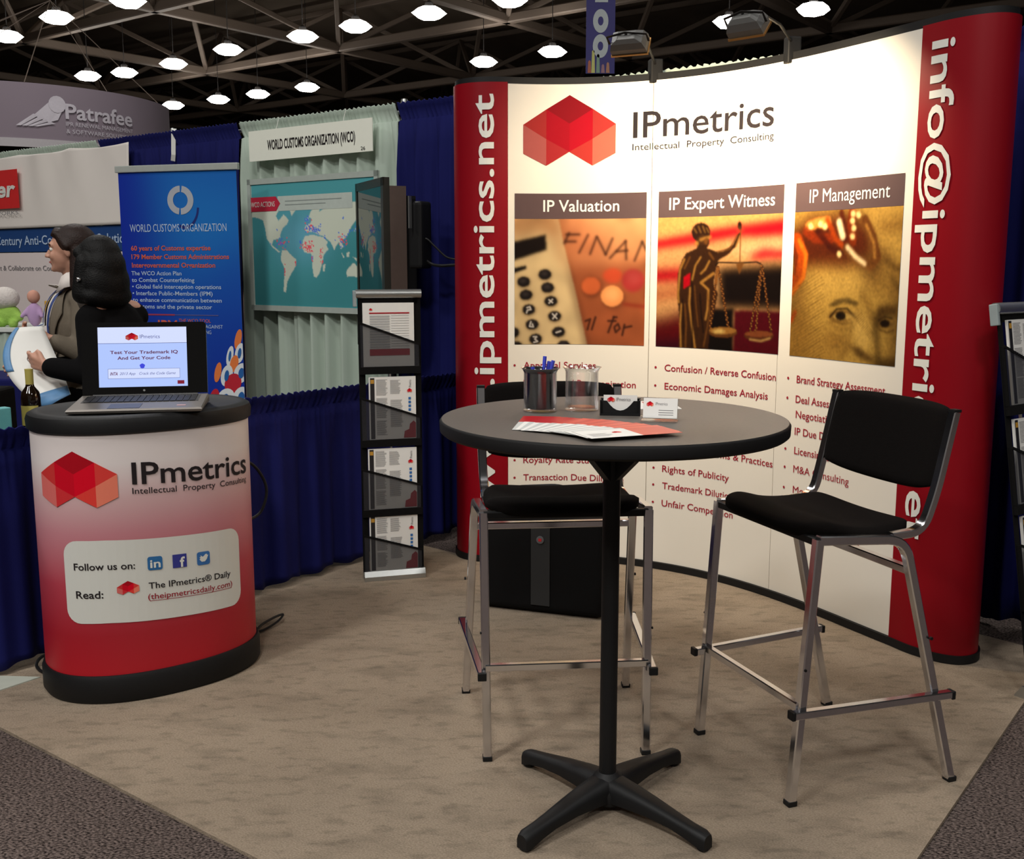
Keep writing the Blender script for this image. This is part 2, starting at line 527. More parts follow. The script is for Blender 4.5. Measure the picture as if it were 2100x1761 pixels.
# booth carpet: corner towards the aisle at (0.42, 1.69), runs under the next booths
cc = Vector((0.422, 1.694, 0))
pl = [cc, cc + L1 * 9, cc + L1 * 9 + R1 * 2.46, cc + R1 * 2.46]
pl = [cc, cc + R1 * 2.62, Vector((2.06, 4.02, 0)), Vector((1.30, 4.85, 0)), Vector((.62, 5.38, 0)), Vector((-.05, 5.20, 0)), Vector((-.5, 5.58, 0)), cc + R1 * 2.56 + L1 * 7.5, cc + L1 * 7.5]
tag(MB().prism([(p.x, p.y) for p in pl], -0.011, 0.0).build('booth_carpet', M_beige), 'beige rental carpet with scuffs under the bar table and stools', 'carpet')
# pale sheet of the neighbouring booth lying by the rail
tag(MB().prism([(-1.735, 3.705), (-1.83, 3.575), (-2.5, 3.1), (-2.6, 3.2), (-1.95, 3.72)], 0.0, 0.004).build('floor_sheet', mat('pale_sheet', (176, 180, 168), .6)), 'pale plastic sheet on the carpet left of the podium', 'sheet')

M_hall = mat('hall_wall', (110, 98, 84), .9, var=.2, scale=.5)
M_ceil = mat('ceiling_deck', (132, 117, 102), .9, var=.35, scale=.25)
ceil = tag(MB().box((0, 35, 14.6), (160, 130, .2)).build('ceiling', M_ceil), kind='structure')
tag(MB().box((0, 99, 7.3), (160, .4, 14.6)).build('wall_back', M_hall), kind='structure')
tag(MB().box((-79, 35, 7.3), (.4, 128, 14.6)).build('wall_left', M_hall), kind='structure')
tag(MB().box((79, 35, 7.3), (.4, 128, 14.6)).build('wall_right', M_hall), kind='structure')

# space frame under the ceiling: long chords one by one, the thin diagonals as one mass
M_steel = mat('ceiling_steel', (98, 85, 75), .7, .0, var=.15, scale=.6)
org = Vector((-2.5, 33.5, 0))
def gp(i, j, z, h=0.0): return org + L1 * ((i + h) * 9.0 + 3) + R1 * ((j + h) * 9.0 - 1.2) + Vector((0, 0, z))
for j in range(-2, 7):
    MB().sq([gp(-6, j, 10.6), gp(6, j, 10.6)], .34, .34).build('beam', M_steel, ceil)
for i in range(-6, 7):
    MB().sq([gp(i, -2.4, 10.6), gp(i, 6.5, 10.6)], .34, .34).build('beam', M_steel, ceil)
for j in range(-2, 7):
    MB().sq([gp(-6, j, 13.6, .5), gp(6, j, 13.6, .5)], .26, .26).build('beam', M_steel, ceil)
mb = MB()
for j in range(-2, 6):
    for i in range(-6, 6):
        for a, b in ((0, 0), (1, 0), (0, 1), (1, 1)):
            mb.sq([gp(i + a, j + b, 10.6), gp(i, j, 13.6, .5)], .2)
tag(mb.build('diagonal_strut', M_steel, ceil), kind='stuff')

# bay lamps
M_lampglow = emat('bay_lamp_glow', (255, 250, 240), 26.0)
def make_baylamp():
    e = empty('bay_lamp', (0, 0, 0), 0, cat='ceiling light', group='bay lamps under the hall ceiling', label='white glowing hexagonal bay lamp under the dark hall ceiling')
    R = [[(r * math.cos(math.pi / 3 * k), r * math.sin(math.pi / 3 * k), z) for k in range(6)] for r, z in ((.33, -.15), (.53, 0), (.33, .15))]
    MB().rings(R).build('lens', M_lampglow, e)
    MB().rings([[(r * math.cos(math.pi / 3 * k), r * math.sin(math.pi / 3 * k), z) for k in range(6)] for r, z in ((.16, .155), (.12, .3), (.05, .36))]).tube([(0, 0, .34), (0, 0, 5.5)], .015, 6).build('housing', M_dark, e)
    return e
lamp0 = make_baylamp()
LPOS = [(-13.98, 34.04), (-16.79, 36.78), (-11.05, 31.98), (-17.06, 44.24), (-15.31, 43.47), (-12.79, 41.62), (-10.02, 38.96), (-6.96, 36.78), (-4.98, 35.25), (-2.50, 33.47), (-16.13, 52.14), (-13.48, 50.33), (-11.30, 48.79), (-8.76, 46.96), (-1.06, 41.23), (1.44, 39.31), (-.07, 31.86), (6.78, 34.64), (8.95, 32.98)]
LLAB = ['lamp left of centre over the round sign, second from the left edge', 'lamp at the left edge over the round sign', 'lamp cut by the top edge above the round sign', 'lower lamp just over the right half of the round sign', 'lamp between the round sign and the row going right', 'lamp right of the round sign, lower end of the long row', 'third lamp up the long row from the round sign', 'middle lamp of the long row left of the display wall', 'lamp second from the upper end of the long row', 'upper end lamp of the long row left of the display wall', 'lowest lamp, beside the right rim of the round sign', 'second lamp of the lowest row above the booth sign', 'third lamp of the lowest row above the booth sign', 'right end lamp of the lowest row above the booth sign', 'lamp above the left end of the display wall', 'lamp just left of the hanging aisle banner', 'lamp cut by the top edge left of the aisle banner', 'lamp half hidden by the right flood light', 'rightmost lamp above the display wall']
for k, (x, y) in enumerate(LPOS):
    o = lamp0 if k == 0 else copy_tree(lamp0)
    o.location = (x, y, 9.0); o.rotation_euler.z = .12; o['label'] = 'glowing hexagonal bay ' + LLAB[k]


# ------------------------------------------------------------------ drapes
def drape(name, p0, p1, z0, z1, m, label, cat='drape', amp=.028, per=.19, seed=0, group=None, top=.10, rod=True, wob=.0):
    e = empty(name, (0, 0, 0), 0, label, cat, group)
    p0 = Vector((p0[0], p0[1], 0)); p1 = Vector((p1[0], p1[1], 0)); d = p1 - p0; L = d.length; d.normalize(); n = Vector((d.y, -d.x, 0))
    rnd = random.Random(seed); nx = max(12, int(L / .012)); nz = 22
    ph = [rnd.uniform(0, 6.28) for _ in range(5)]
    V = []
    zs = [z1, z1 - .004, z1 - .03, z1 - top * .9, z1 - top] + [z1 - top - (z1 - top - z0) * (k / (nz - 5)) for k in range(1, nz - 4)]
    for z in zs:
        f = min(1, max(0, (z1 - top * .6 - z) / .25))
        for i in range(nx + 1):
            x = L * i / nx
            a = amp * (math.sin(2 * math.pi * x / per + ph[0] + 1.2 * math.sin(x * 3.1 + ph[1])) + .45 * math.sin(2 * math.pi * x / (per * .43) + ph[2]) + .5 * math.sin(x * 5 + ph[3]))
            s_ = .006 * math.sin(2 * math.pi * x / .035 + ph[4]) + .004 * math.sin(2 * math.pi * x / .021)
            q = a * f * (.75 + .5 * (z1 - z) / (z1 - z0)) + s_ * (1 - f)
            if z > z1 - top * .95: q += .022 * math.cos((z1 - z) / top * 3.1)
            zz = z + (.006 * math.sin(2 * math.pi * x / .04 + ph[1]) if z > z1 - .02 else 0)
            if z == zs[-1]: zz = z0 + .012 * (1 + math.sin(2 * math.pi * x / per + ph[0]))
            V.append(p0 + d * x + n * q + Vector((0, 0, zz)))
    fs = [(j * (nx + 1) + i, (j + 1) * (nx + 1) + i, (j + 1) * (nx + 1) + i + 1, j * (nx + 1) + i + 1) for j in range(len(zs) - 1) for i in range(nx)]
    me = bpy.data.meshes.new('cloth'); me.from_pydata(V, [], fs); me.update()
    o = link('cloth', me, m, e, True)
    md = o.modifiers.new('thick', 'SOLIDIFY'); md.thickness = .004
    if rod:
        b = p0 - n * .032; c = p1 - n * .032
        MB().tube([b + Vector((0, 0, z1 - .045)), c + Vector((0, 0, z1 - .045))], .012, 8).build('rod', M_alu, e, True)
    return e


WO = Vector((-.17, 5.96, 0)); WD = Vector((.797, -.603, 0)); WN = Vector((-.603, -.797, 0))   # back wall line, its direction, its front normal
def wp(t, z=0.0, off=0.0): return WO + WD * t + WN * off + Vector((0, 0, z))
def wd(name, t0, t1, m, label, seed, z1=2.42, z0=.01, **k): return drape(name, wp(t0), wp(t1), z0, z1, m, label, seed=seed, **k)
wd('pipe_drape', -6.2, -3.68, M_grey, 'grey pleated drape behind the white banner at far left', 1)
wd('pipe_drape', -3.66, -2.04, M_blue, 'tall blue drape behind the blue customs stand banner', 2)
wd('pipe_drape', -2.02, -.62, M_grey, 'grey drape carrying the booth sign and world map', 3, per=.16, amp=.034)
wd('pipe_drape', -.60, .72, M_blue, 'tall blue drape between the grey drape and the display wall', 4)
wd('pipe_drape', .74, 2.14, M_grey, 'grey drape whose pleated top shows above the display wall', 5)
wd('pipe_drape', 2.16, 3.6, M_blue, 'dark blue drape at right behind the second literature rack', 6)
for t, lab in ((-2.83, 'upright drape pole with white cap above the stand banner'), (-.61, 'upright drape pole between grey and blue drape'), (2.15, 'upright drape pole hidden behind the display wall')):
    e = empty('drape_pole', wp(t, 0, -.05), 0, lab, 'pole')
    MB().lathe([(.022, 0.01), (.022, 2.42), (.018, 2.45), (0.004, 2.455)], n=12).build('tube', M_alu, e, True)
    MB().box((0, 0, .006), (.3, .3, .012), bev=.003).build('base_plate', M_dark, e)
    if t < -2: MB().sq([(.03, -.06, 2.44), (.035, -.10, 2.40), (.03, -.105, 2.26), (.02, -.09, 2.22)], .03, .006).build('white_tie', M_lettw, e)
# low side rail of the booth
ra = Vector((-2.75, 2.617, 0)); rb = Vector((-.20, 5.985, 0))
drape('rail_drape', ra, rb, .015, .914, M_blue, 'low blue rail drape behind the podium and literature rack', seed=12, amp=.02, per=.26, top=.09)


# ------------------------------------------------------------------ the curved display wall
CXP = [0.03881384283627213, -0.15460521582737652, 0.0042487019759748085, 1.0384996630057357, -0.023669633999761783]
CYP = [0.008391980291293762, 0.08169695683494617, -0.5911452440986752, 0.24178576058185244, 5.249516296451283]
CL = 2.1230756382960627
ss = np.linspace(0, CL, 100); CUR = np.c_[np.polyval(CXP, ss), np.polyval(CYP, ss)]
def crom(pts, n=14):
    pts = [2 * np.array(pts[0]) - np.array(pts[1])] + [np.array(p, float) for p in pts] + [2 * np.array(pts[-1]) - np.array(pts[-2])]
    out = []
    for i in range(1, len(pts) - 2):
        a, b, c, d = pts[i - 1:i + 3]
        for k in range(n):
            t = k / n; out.append(.5 * ((2 * b) + (-a + c) * t + (2 * a - 5 * b + 4 * c - d) * t * t + (-a + 3 * b - 3 * c + d) * t ** 3))
    out.append(pts[-2]); return np.array(out)
LCAP = crom([CUR[0], (-.12, 5.245), (-.2, 5.27), (-.262, 5.33), (-.285, 5.42), (-.26, 5.52)])[::-1]
RCAP = crom([CUR[-1], (1.56, 3.95), (1.63, 3.87), (1.70, 3.84), (1.77, 3.87), (1.81, 3.95), (1.81, 4.05), (1.77, 4.14)])
ALLP = np.vstack([LCAP[:-1], CUR, RCAP[1:]])
dd = np.r_[0, np.cumsum(np.hypot(*np.diff(ALLP, axis=0).T))]; S_L = -dd[len(LCAP) - 1]
DW = Track(ALLP, S_L); S_R = DW.s[-1]
ZT = 2.368
dw = empty('display_wall', (0.75, 4.75, 0), 0, 'tall curved white pop up display wall with red ends', 'backdrop')
dw.location = (0, 0, 0)


def slab(surf, s0, s1, z0, z1, thick=.006, off=0.0, step=.02, nz=1):
    n = max(2, int((s1 - s0) / step)); R = []
    for i in range(n + 1):
        q = s0 + (s1 - s0) * i / n
        R.append([surf.at(q, z0, off), surf.at(q, z1, off), surf.at(q, z1, off - thick), surf.at(q, z0, off - thick)])
    return MB().rings(R)


P1 = slab(DW, .004, .709, .035, ZT - .012).build('graphic_panel', M_white, dw, True)
P2 = slab(DW, .712, 1.419, .035, ZT - .012).build('graphic_panel', M_white, dw, True)
P3 = slab(DW, 1.422, CL - .003, .035, ZT - .012).build('graphic_panel', M_white, dw, True)
PL = slab(DW, S_L, .002, .03, ZT - .005, off=.004).build('end_panel', M_red, dw, True); PL['label'] = 'red end panel with white web address'
PR = slab(DW, CL, S_R, .03, ZT - .005, off=.004).build('end_panel', M_red, dw, True); PR['label'] = 'red end panel with white mail address'
slab(DW, S_L + .01, S_R - .01, ZT - .012, ZT + .02, .03, -.004).build('top_rail', M_black, dw, True)
slab(DW, S_L + .01, S_R - .01, 0.002, .034, .02, .012).build('base_rail', M_black, dw, True)
mb = MB()
for q in (-.4, -.15, 0, .71, 1.42, CL, 2.4, 2.7):
    mb.tube([DW.at(q, 0.03, -.03), DW.at(q, ZT, -.03)], .012, 8)
for z in (.4, 1.0, 1.6, 2.2):
    mb.tube([DW.at(q, z, -.032) for q in np.linspace(S_L + .1, S_R - .1, 40)], .007, 6)
mb.build('frame', M_alu, dw, True)
for q in (.71, 1.42):
    MB().box(DW.at(q, ZT + .03, -.02), (.06, .05, .11), rz=.2, bev=.008).build('hub', M_black, dw)

# lettering of the red ends
flat_text('lettering', DW, M_lettw, PL, 'www.ipmetrics.net', .335, 2.307, -.066, .108, off=.008, bold=.014, rot=90, cut=.015)
# right end reads downwards
flat_text('lettering', DW, M_lettw, PR, 'info@ipmetrics.net', -2.30, -.455, 2.178, .105, off=.008, bold=.014, rot=-90, cut=.015)

# head of the wall
logo('logo', DW, P1, .079, .528, 1.975, 2.306, gain=.74)
mb = MB(); text_into(mb, DW, 'IPmetrics', .613, 1.352, 2.098, .125, bold=.005, cut=.05)
flat = raw('lettering', mb, M_lettd, P2)
flat_text('lettering', DW, M_lettd, P2, 'Intellectual  Property  Consulting', .611, 1.354, 2.040, .032, cut=.05)

heads = [(P1, .037, .687, 'IP Valuation', .178, .551), (P2, .748, 1.425, 'IP Expert Witness', .803, 1.376), (P3, 1.492, 2.077, 'IP Management', 1.572, 2.008)]
for P_, a, b, t, ta, tb in heads:
    o = raw('heading_band', quadpatch(MB(), DW, a, b, 1.722, 1.843, .0015), M_band, P_)
    flat_text('lettering', DW, M_lettw, P_, t, ta, tb, 1.757, .058, off=.003, bold=0 if 'M' in t else .010, cut=.05)

# picture 1: calculator, coins and financial page
q1 = [(80, 345), (1480, 345), (1450, 1705), (75, 1680)]
p = Paint(170, 156, q1, (170, 100, 62))
p.poly([(520, 345), (1500, 345), (1500, 900), (700, 900)], (214, 150, 104), 1, 10)
p.poly([(900, 345), (1500, 345), (1500, 600), (1000, 480)], (232, 182, 128), .9, 12)
p.poly([(560, 380), (1000, 560), (1000, 800), (620, 780)], (196, 120, 80), .6, 8)
p.poly([(640, 850), (1500, 830), (1500, 1000), (700, 1010)], (160, 84, 52), .7, 8)
p.poly([(700, 1200), (1500, 1320), (1500, 1720), (820, 1720)], (166, 96, 60), 1, 6)
p.poly([(60, 340), (540, 345), (600, 640), (720, 1150), (840, 1720), (60, 1720)], (222, 196, 150), 1, 1.2)
p.poly([(60, 330), (540, 340), (560, 480), (60, 560)], (176, 120, 74), .7, 8)
p.poly([(400, 360), (560, 380), (700, 1000), (560, 800)], (178, 122, 80), .6, 7)
p.poly([(620, 700), (700, 1000), (860, 1720), (810, 1720), (660, 1080)], (96, 50, 30), .75, 4)
p.poly([(60, 590), (410, 510), (420, 680), (60, 800)], (36, 26, 22), 1, 1.6)
p.poly([(60, 870), (200, 840), (210, 880), (60, 930)], (34, 28, 26), 1, 1.2)
for i, (x, y) in enumerate([(175, 1015), (398, 940), (200, 1155), (425, 1080), (228, 1310), (458, 1225), (262, 1470), (497, 1385), (298, 1625), (537, 1553), (60, 1550), (590, 1700), (95, 1700)]):
    p.ell((x + 4, y + 8), 74, 66, (120, 96, 70), .6, 2); p.ell((x, y), 68, 56, (38, 32, 32), 1, 1); p.ell((x - 6, y - 10), 36, 24, (92, 82, 78), .6, 2)
for pts in ([(210, 1290), (240, 1280), (250, 1310), (215, 1315), (205, 1345)], [(250, 1440), (235, 1490), (275, 1495), (265, 1465)], [(475, 1360), (520, 1410)], [(520, 1358), (478, 1412)], [(512, 1560), (560, 1545)], [(275, 1600), (310, 1600), (290, 1625), (318, 1650), (280, 1660)], [(440, 1210), (475, 1240)], [(475, 1205), (440, 1245)]):
    p.line(pts, 14, (214, 206, 196), .9, .5)
LT = (70, 38, 28)
for pts in ([(650, 500), (600, 610)], [(620, 515), (760, 515)], [(615, 590), (720, 590)], [(850, 520), (755, 710)], [(940, 540), (870, 725)], [(945, 545), (1035, 730)], [(1035, 730), (1110, 560)], [(1080, 770), (1250, 590)], [(1250, 590), (1255, 785)], [(1150, 700), (1270, 690)], [(1345, 800), (1430, 600)], [(1430, 600), (1500, 740)]):
    p.line(pts, 26, LT, .85, 1.3)
p.ell((1110, 960), 105, 80, (206, 92, 58), 1, 2); p.ell((1330, 1010), 125, 122, (178, 66, 62), 1, 2); p.ell((1340, 980), 80, 70, (196, 92, 86), .6, 4)
p.ell((885, 1080), 110, 105, (84, 40, 26), .7, 3); p.ell((878, 1065), 100, 95, (208, 112, 66), 1, 1.5)
p.ell((1115, 1195), 120, 112, (92, 46, 30), .7, 3); p.ell((1103, 1175), 120, 112, (236, 160, 100), 1, 1); p.ell((1095, 1160), 80, 74, (246, 182, 122), .7, 3)
p.line([(1230, 1260), (1470, 1290)], 30, (150, 50, 36), .9, 2)
for pts in ([(925, 1400), (885, 1530)], [(820, 1440), (870, 1420), (840, 1530)], [(1060, 1560), (1120, 1400)], [(1120, 1400), (1150, 1400)], [(1060, 1440), (1140, 1440)], [(1130, 1500), (1165, 1470), (1185, 1520), (1140, 1560), (1125, 1510)], [(1235, 1480), (1210, 1590)], [(1235, 1510), (1310, 1495)]):
    p.line(pts, 24, LT, .9, .8)
p.noise(.05, 6)
p.build('picture', DW, P1, M_pic, .037, .687, 1.110, 1.7215, .002, .62, 1.2)

# picture 2: bronze figure holding scales in front of a striped flag
q2 = [(105, 350), (1318, 325), (1270, 1690), (65, 1620)]
p = Paint(175, 156, q2, (214, 168, 116))
for y0, y1, y2, y3 in ((520, 660, 380, 600),):
    p.poly([(60, 560), (600, 450), (1400, 340), (1400, 560), (800, 560), (400, 620), (60, 670)], (206, 10, 44), 1, 4)
p.poly([(60, 340), (1400, 320), (1400, 350), (700, 420), (60, 540)], (232, 176, 112), 1, 5)
p.poly([(700, 640), (1400, 560), (1400, 700), (850, 720)], (228, 186, 140), 1, 5)
p.poly([(940, 740), (1100, 660), (1400, 690), (1400, 760), (1000, 770)], (204, 16, 50), 1, 4)
p.poly([(60, 850), (560, 820), (560, 970), (60, 1000)], (186, 8, 40), 1, 5)
p.poly([(60, 1060), (400, 980), (420, 1100), (60, 1180)], (190, 120, 80), 1, 6)
p.poly([(60, 1340), (600, 1180), (600, 1720), (60, 1720)], (104, 10, 22), 1, 8)
p.poly([(60, 1560), (500, 1540), (500, 1720), (60, 1720)], (60, 14, 40), .8, 6)
p.poly([(640, 840), (1400, 800), (1400, 1270), (640, 1250)], (32, 18, 14), 1, 5)
p.poly([(560, 1240), (800, 1240), (800, 1720), (520, 1720)], (28, 16, 12), 1, 2)
p.poly([(800, 1260), (1400, 1270), (1400, 1720), (790, 1720)], (96, 6, 30), 1, 1.5)
BR = (74, 46, 24); HI = (186, 140, 74); MD = (128, 86, 42); DK = (38, 22, 14)
p.poly([(345, 700), (470, 640), (560, 660), (640, 690), (700, 680), (790, 620), (850, 500), (870, 520), (820, 640), (740, 720), (650, 770), (620, 880), (600, 1000), (640, 1100), (600, 1300), (560, 1460), (530, 1720), (270, 1720), (285, 1400), (265, 1150), (270, 900), (310, 760)], BR, 1, .8)
p.poly([(325, 930), (385, 890), (380, 1010), (320, 1050)], (186, 8, 40), 1, .8)
p.ell((485, 500), 88, 96, (66, 40, 24), 1, .8); p.ell((500, 590), 62, 70, (84, 54, 30), 1, .8); p.poly([(450, 620), (540, 620), (540, 700), (440, 700)], BR, 1, 1)
p.line([(480, 570), (570, 545)], 26, HI, .8, 1); p.ell((445, 605), 18, 24, HI, .9, 1); p.ell((530, 585), 22, 34, MD, .9, 1)
for x in (430, 470, 510, 545): p.line([(x - 10, 430 + abs(x - 490) * .5), (x + 12, 500)], 12, HI, .45, .8)
for pts, wd_, col in (([(330, 760), (290, 860), (270, 1100), (275, 1180)], 16, HI), ([(380, 740), (330, 850)], 14, MD), ([(480, 740), (430, 820), (400, 960)], 14, HI), ([(560, 780), (520, 860), (480, 900)], 16, HI), ([(600, 900), (545, 940), (480, 990)], 22, HI), ([(490, 1000), (550, 1060), (540, 1250), (520, 1350)], 18, HI), ([(300, 1200), (285, 1400), (290, 1640)], 14, HI), ([(330, 1200), (340, 1400), (330, 1640)], 14, MD), ([(380, 1040), (370, 1200), (390, 1400), (420, 1640)], 16, HI), ([(420, 1020), (430, 1200), (450, 1420)], 10, MD), ([(470, 1100), (480, 1300), (500, 1480)], 14, DK), ([(400, 1000), (400, 1300), (390, 1640)], 12, DK), ([(310, 1150), (315, 1500)], 10, DK), ([(540, 1100), (560, 1300), (500, 1620)], 12, MD), ([(640, 690), (760, 660), (830, 530)], 14, MD), ([(820, 640), (860, 540)], 12, HI), ([(560, 700), (600, 760)], 18, MD)):
    p.line(pts, wd_, col, .85, .8)
p.ell((858, 440), 22, 42, (60, 36, 22), 1, .8); p.ell((862, 480), 44, 34, (150, 110, 70), .25, 1); p.line([(868, 480), (858, 790)], 12, MD, .9, .6)
p.line([(620, 820), (650, 792), (860, 800), (1030, 792), (1075, 810)], 12, (40, 26, 16), 1, .6); p.poly([(815, 800), (905, 800), (852, 910)], MD, .9, .8)
CH = (150, 104, 56)
for a, b in (((640, 840), (560, 1460)), ((645, 840), (745, 1450)), ((1085, 830), (960, 1490)), ((1080, 900), (1020, 1500)), ((1090, 830), (1190, 1470)), ((620, 1000), (640, 840))):
    p.line([a, b], 20, (88, 52, 30), .9, .5)
    for k in range(26):
        t = k / 26; x = a[0] + (b[0] - a[0]) * t; y = a[1] + (b[1] - a[1]) * t; p.ell((x + (6 if k % 2 else -6), y), 9, 9, CH, .8, .4)
p.ell((690, 1480), 140, 52, (110, 72, 36), 1, .8); p.ell((690, 1462), 136, 34, (160, 118, 62), 1, .8); p.ell((650, 1470), 60, 16, (226, 200, 128), .8, 1.5)
p.ell((1060, 1510), 158, 50, (100, 56, 32), 1, .8); p.ell((1060, 1492), 152, 28, (140, 84, 50), 1, .8); p.line([(960, 1545), (1080, 1560), (1180, 1530)], 10, (232, 196, 128), .8, 1)
p.noise(.04, 1)
p.build('picture', DW, P2, M_pic, .748, 1.425, 1.110, 1.7215, .002, .58, 1.3)

# picture 3: gold chain and ring lying on an engraved bank note face
q3 = [(138, 402), (1055, 335), (1000, 1730), (78, 1630)]
p = Paint(165, 172, q3, (176, 146, 84))
p.poly([(700, 330), (1080, 330), (1080, 1000), (900, 800), (760, 560)], (198, 166, 98), 1, 6)
p.poly([(240, 850), (900, 900), (1000, 1100), (980, 1400), (800, 1700), (300, 1720), (60, 1720), (60, 1400), (200, 1100)], (188, 158, 92), 1, 8)
p.poly([(60, 1300), (230, 1150), (300, 1700), (60, 1700)], (150, 118, 62), .8, 9)
p.poly([(120, 560), (260, 440), (640, 400), (780, 560), (800, 760), (560, 900), (240, 860), (120, 900)], (112, 58, 26), 1, 7)
p.poly([(600, 780), (900, 720), (860, 1000), (700, 1040)], (96, 58, 28), .75, 8)
p.poly([(820, 480), (1080, 420), (1080, 560), (860, 560)], (150, 116, 62), .8, 6)
p.poly([(860, 640), (1060, 860), (1060, 960), (820, 760)], (140, 108, 58), .6, 6)
for pts, wd_, col, al in (([(150, 640), (190, 760), (170, 930), (90, 1050)], 90, (190, 98, 30), 1), ([(170, 640), (225, 760), (200, 950), (100, 1090)], 26, (232, 150, 56), .8), ([(120, 660), (150, 770), (130, 920)], 18, (120, 54, 20), .9), ([(130, 1250), (100, 1320)], 30, (180, 90, 34), .9), ([(250, 520), (330, 490), (400, 480)], 60, (226, 168, 96), .9), ([(230, 560), (300, 620), (430, 620)], 60, (158, 74, 26), .8), ([(320, 560), (430, 700), (520, 740)], 40, (90, 36, 14), .8), ([(400, 460), (470, 620), (530, 680)], 36, (180, 92, 30), .9), ([(520, 400), (545, 560), (560, 660)], 40, (108, 48, 20), .9), ([(610, 400), (600, 520), (620, 640)], 60, (150, 74, 28), .9), ([(560, 700), (650, 800), (770, 850), (830, 770), (790, 600), (720, 460)], 64, (128, 86, 44), 1), ([(570, 690), (640, 770), (720, 830)], 30, (236, 216, 178), .9), ([(810, 780), (800, 650), (730, 500)], 22, (190, 148, 84), .8), ([(500, 480), (530, 600)], 44, (244, 226, 190), .9)):
    p.line(pts, wd_, col, al, 1.4)
for x, y in ((265, 520), (345, 500), (380, 520), (620, 410), (615, 470), (625, 530), (615, 600), (665, 420), (500, 750)):
    p.ell((x, y), 20, 26, (250, 224, 170), .9, 1.2)
DE = (48, 32, 14)
p.poly([(400, 1200), (480, 1130), (580, 1120), (680, 1170), (650, 1195), (540, 1165), (450, 1200)], DE, .85, 1.6)
p.poly([(830, 1200), (900, 1175), (1010, 1190), (1015, 1270), (900, 1290), (850, 1400), (820, 1300)], (78, 54, 26), .85, 3)
p.ell((530, 1280), 120, 50, (140, 108, 60), 1, 2); p.ell((530, 1285), 84, 30, (182, 156, 98), 1, 1); p.ell((515, 1280), 46, 40, DE, 1, 1); p.ell((505, 1272), 14, 14, (20, 14, 8), 1, .6)
p.line([(420, 1290), (480, 1220), (570, 1215), (640, 1290)], 14, DE, .9, 1); p.line([(440, 1320), (530, 1350), (610, 1345)], 12, (110, 82, 42), .9, 1.4); p.line([(400, 1330), (500, 1390), (610, 1380)], 12, (128, 98, 52), .8, 2)
p.ell((905, 1345), 70, 46, (150, 120, 68), 1, 2); p.ell((905, 1345), 44, 36, DE, 1, 1); p.line([(850, 1320), (900, 1285), (970, 1300)], 14, DE, .9, 1.2); p.line([(860, 1400), (930, 1425), (985, 1400)], 12, (100, 74, 38), .9, 1.2)
p.poly([(790, 1250), (850, 1300), (870, 1700), (800, 1720), (830, 1600), (790, 1450)], (62, 40, 18), .8, 4)
p.poly([(600, 1240), (740, 1260), (800, 1500), (740, 1600), (640, 1560)], (204, 176, 112), .7, 6)
p.line([(640, 1200), (680, 1260), (600, 1400), (580, 1560)], 16, (134, 104, 56), .7, 3)
p.poly([(610, 1560), (660, 1540), (760, 1620), (820, 1660), (780, 1690), (660, 1640)], (84, 58, 28), .8, 2.5)
p.line([(520, 1640), (580, 1560), (620, 1540)], 22, (120, 90, 46), .8, 3); p.poly([(840, 1660), (1010, 1640), (1010, 1740), (840, 1740)], (60, 40, 18), .8, 4)
p.poly([(60, 900), (200, 860), (240, 1000), (140, 1300), (60, 1400)], (96, 62, 28), .45, 8)
p.poly([(980, 1000), (1080, 960), (1080, 1740), (1000, 1740), (960, 1500)], (92, 66, 32), .7, 8)
p.poly([(300, 900), (700, 880), (780, 1000), (700, 1100), (380, 1120), (260, 1060)], (206, 176, 108), .75, 10)
p.poly([(250, 1400), (520, 1420), (560, 1560), (420, 1700), (180, 1700)], (172, 140, 78), .8, 10)
p.poly([(340, 1440), (560, 1440), (600, 1500), (500, 1620), (460, 1560)], (136, 104, 54), .6, 7)
p.line([(700, 1080), (760, 1180), (790, 1300)], 40, (112, 82, 42), .6, 4)
p.poly([(820, 950), (960, 860), (1080, 900), (1080, 1160), (900, 1150), (800, 1120)], (158, 126, 70), .6, 8)
p.line([(900, 780), (980, 860), (1060, 880)], 34, (96, 68, 34), .7, 3)
p.line([(960, 930), (1000, 1020), (1060, 1080)], 26, (84, 58, 28), .7, 3)
for k in range(34):
    y = 900 + k * 24; p.line([(110 + (k % 3) * 6, y + 160), (330 + (k % 5) * 12, y)], 6, (126, 98, 52), .35, .4)
for k in range(14): p.line([(640 + k * 10, 1300 + k * 14), (700 + k * 8, 1250 + k * 14)], 5, (120, 92, 48), .4, .4)
p.noise(.05, 1)
p.build('picture', DW, P3, M_pic, 1.492, 2.077, 1.110, 1.7215, .002, .58, 1.5)

# bullet lists
def lines(P_, rows, s0, cap=.034):
    mb = MB(); bl = MB()
    for t, s_, e_, z, bul in rows:
        text_into(mb, DW, t, s_, e_, z, cap, off=.002, bold=0 if 'M' in t else .007, cut=.06)
        if bul: bl.add([DW.at(s0 + .006 * math.cos(a), z + .016 + .006 * math.sin(a), .002) for a in np.linspace(0, 6.28, 9)[:-1]], [tuple(range(8))])
    raw('lettering', mb, M_lettr, P_); raw('bullet_dots', bl, M_lettr, P_)
lines(P1, [('Appraisal Services', .082, .445, .990, 1), ('Bankruptcy / Reorganization', .082, .649, .900, 1), ('Royalty Rate Studies', .082, .496, .510, 1), ('Transaction Due Diligence', .082, .595, .420, 1), ('Transfer Pricing', .082, .40, .330, 1)], .037)
lines(P2, [('Confusion / Reverse Confusion', .797, 1.418, .992, 1), ('Economic Damages Analysis', .799, 1.375, .903, 1), ('Customs & Practices', .985, 1.418, .600, 0), ('Rights of Publicity', .796, 1.166, .495, 1), ('Trademark Dilution', .798, 1.192, .410, 1), ('Unfair Competition', .797, 1.195, .322, 1)], .75)
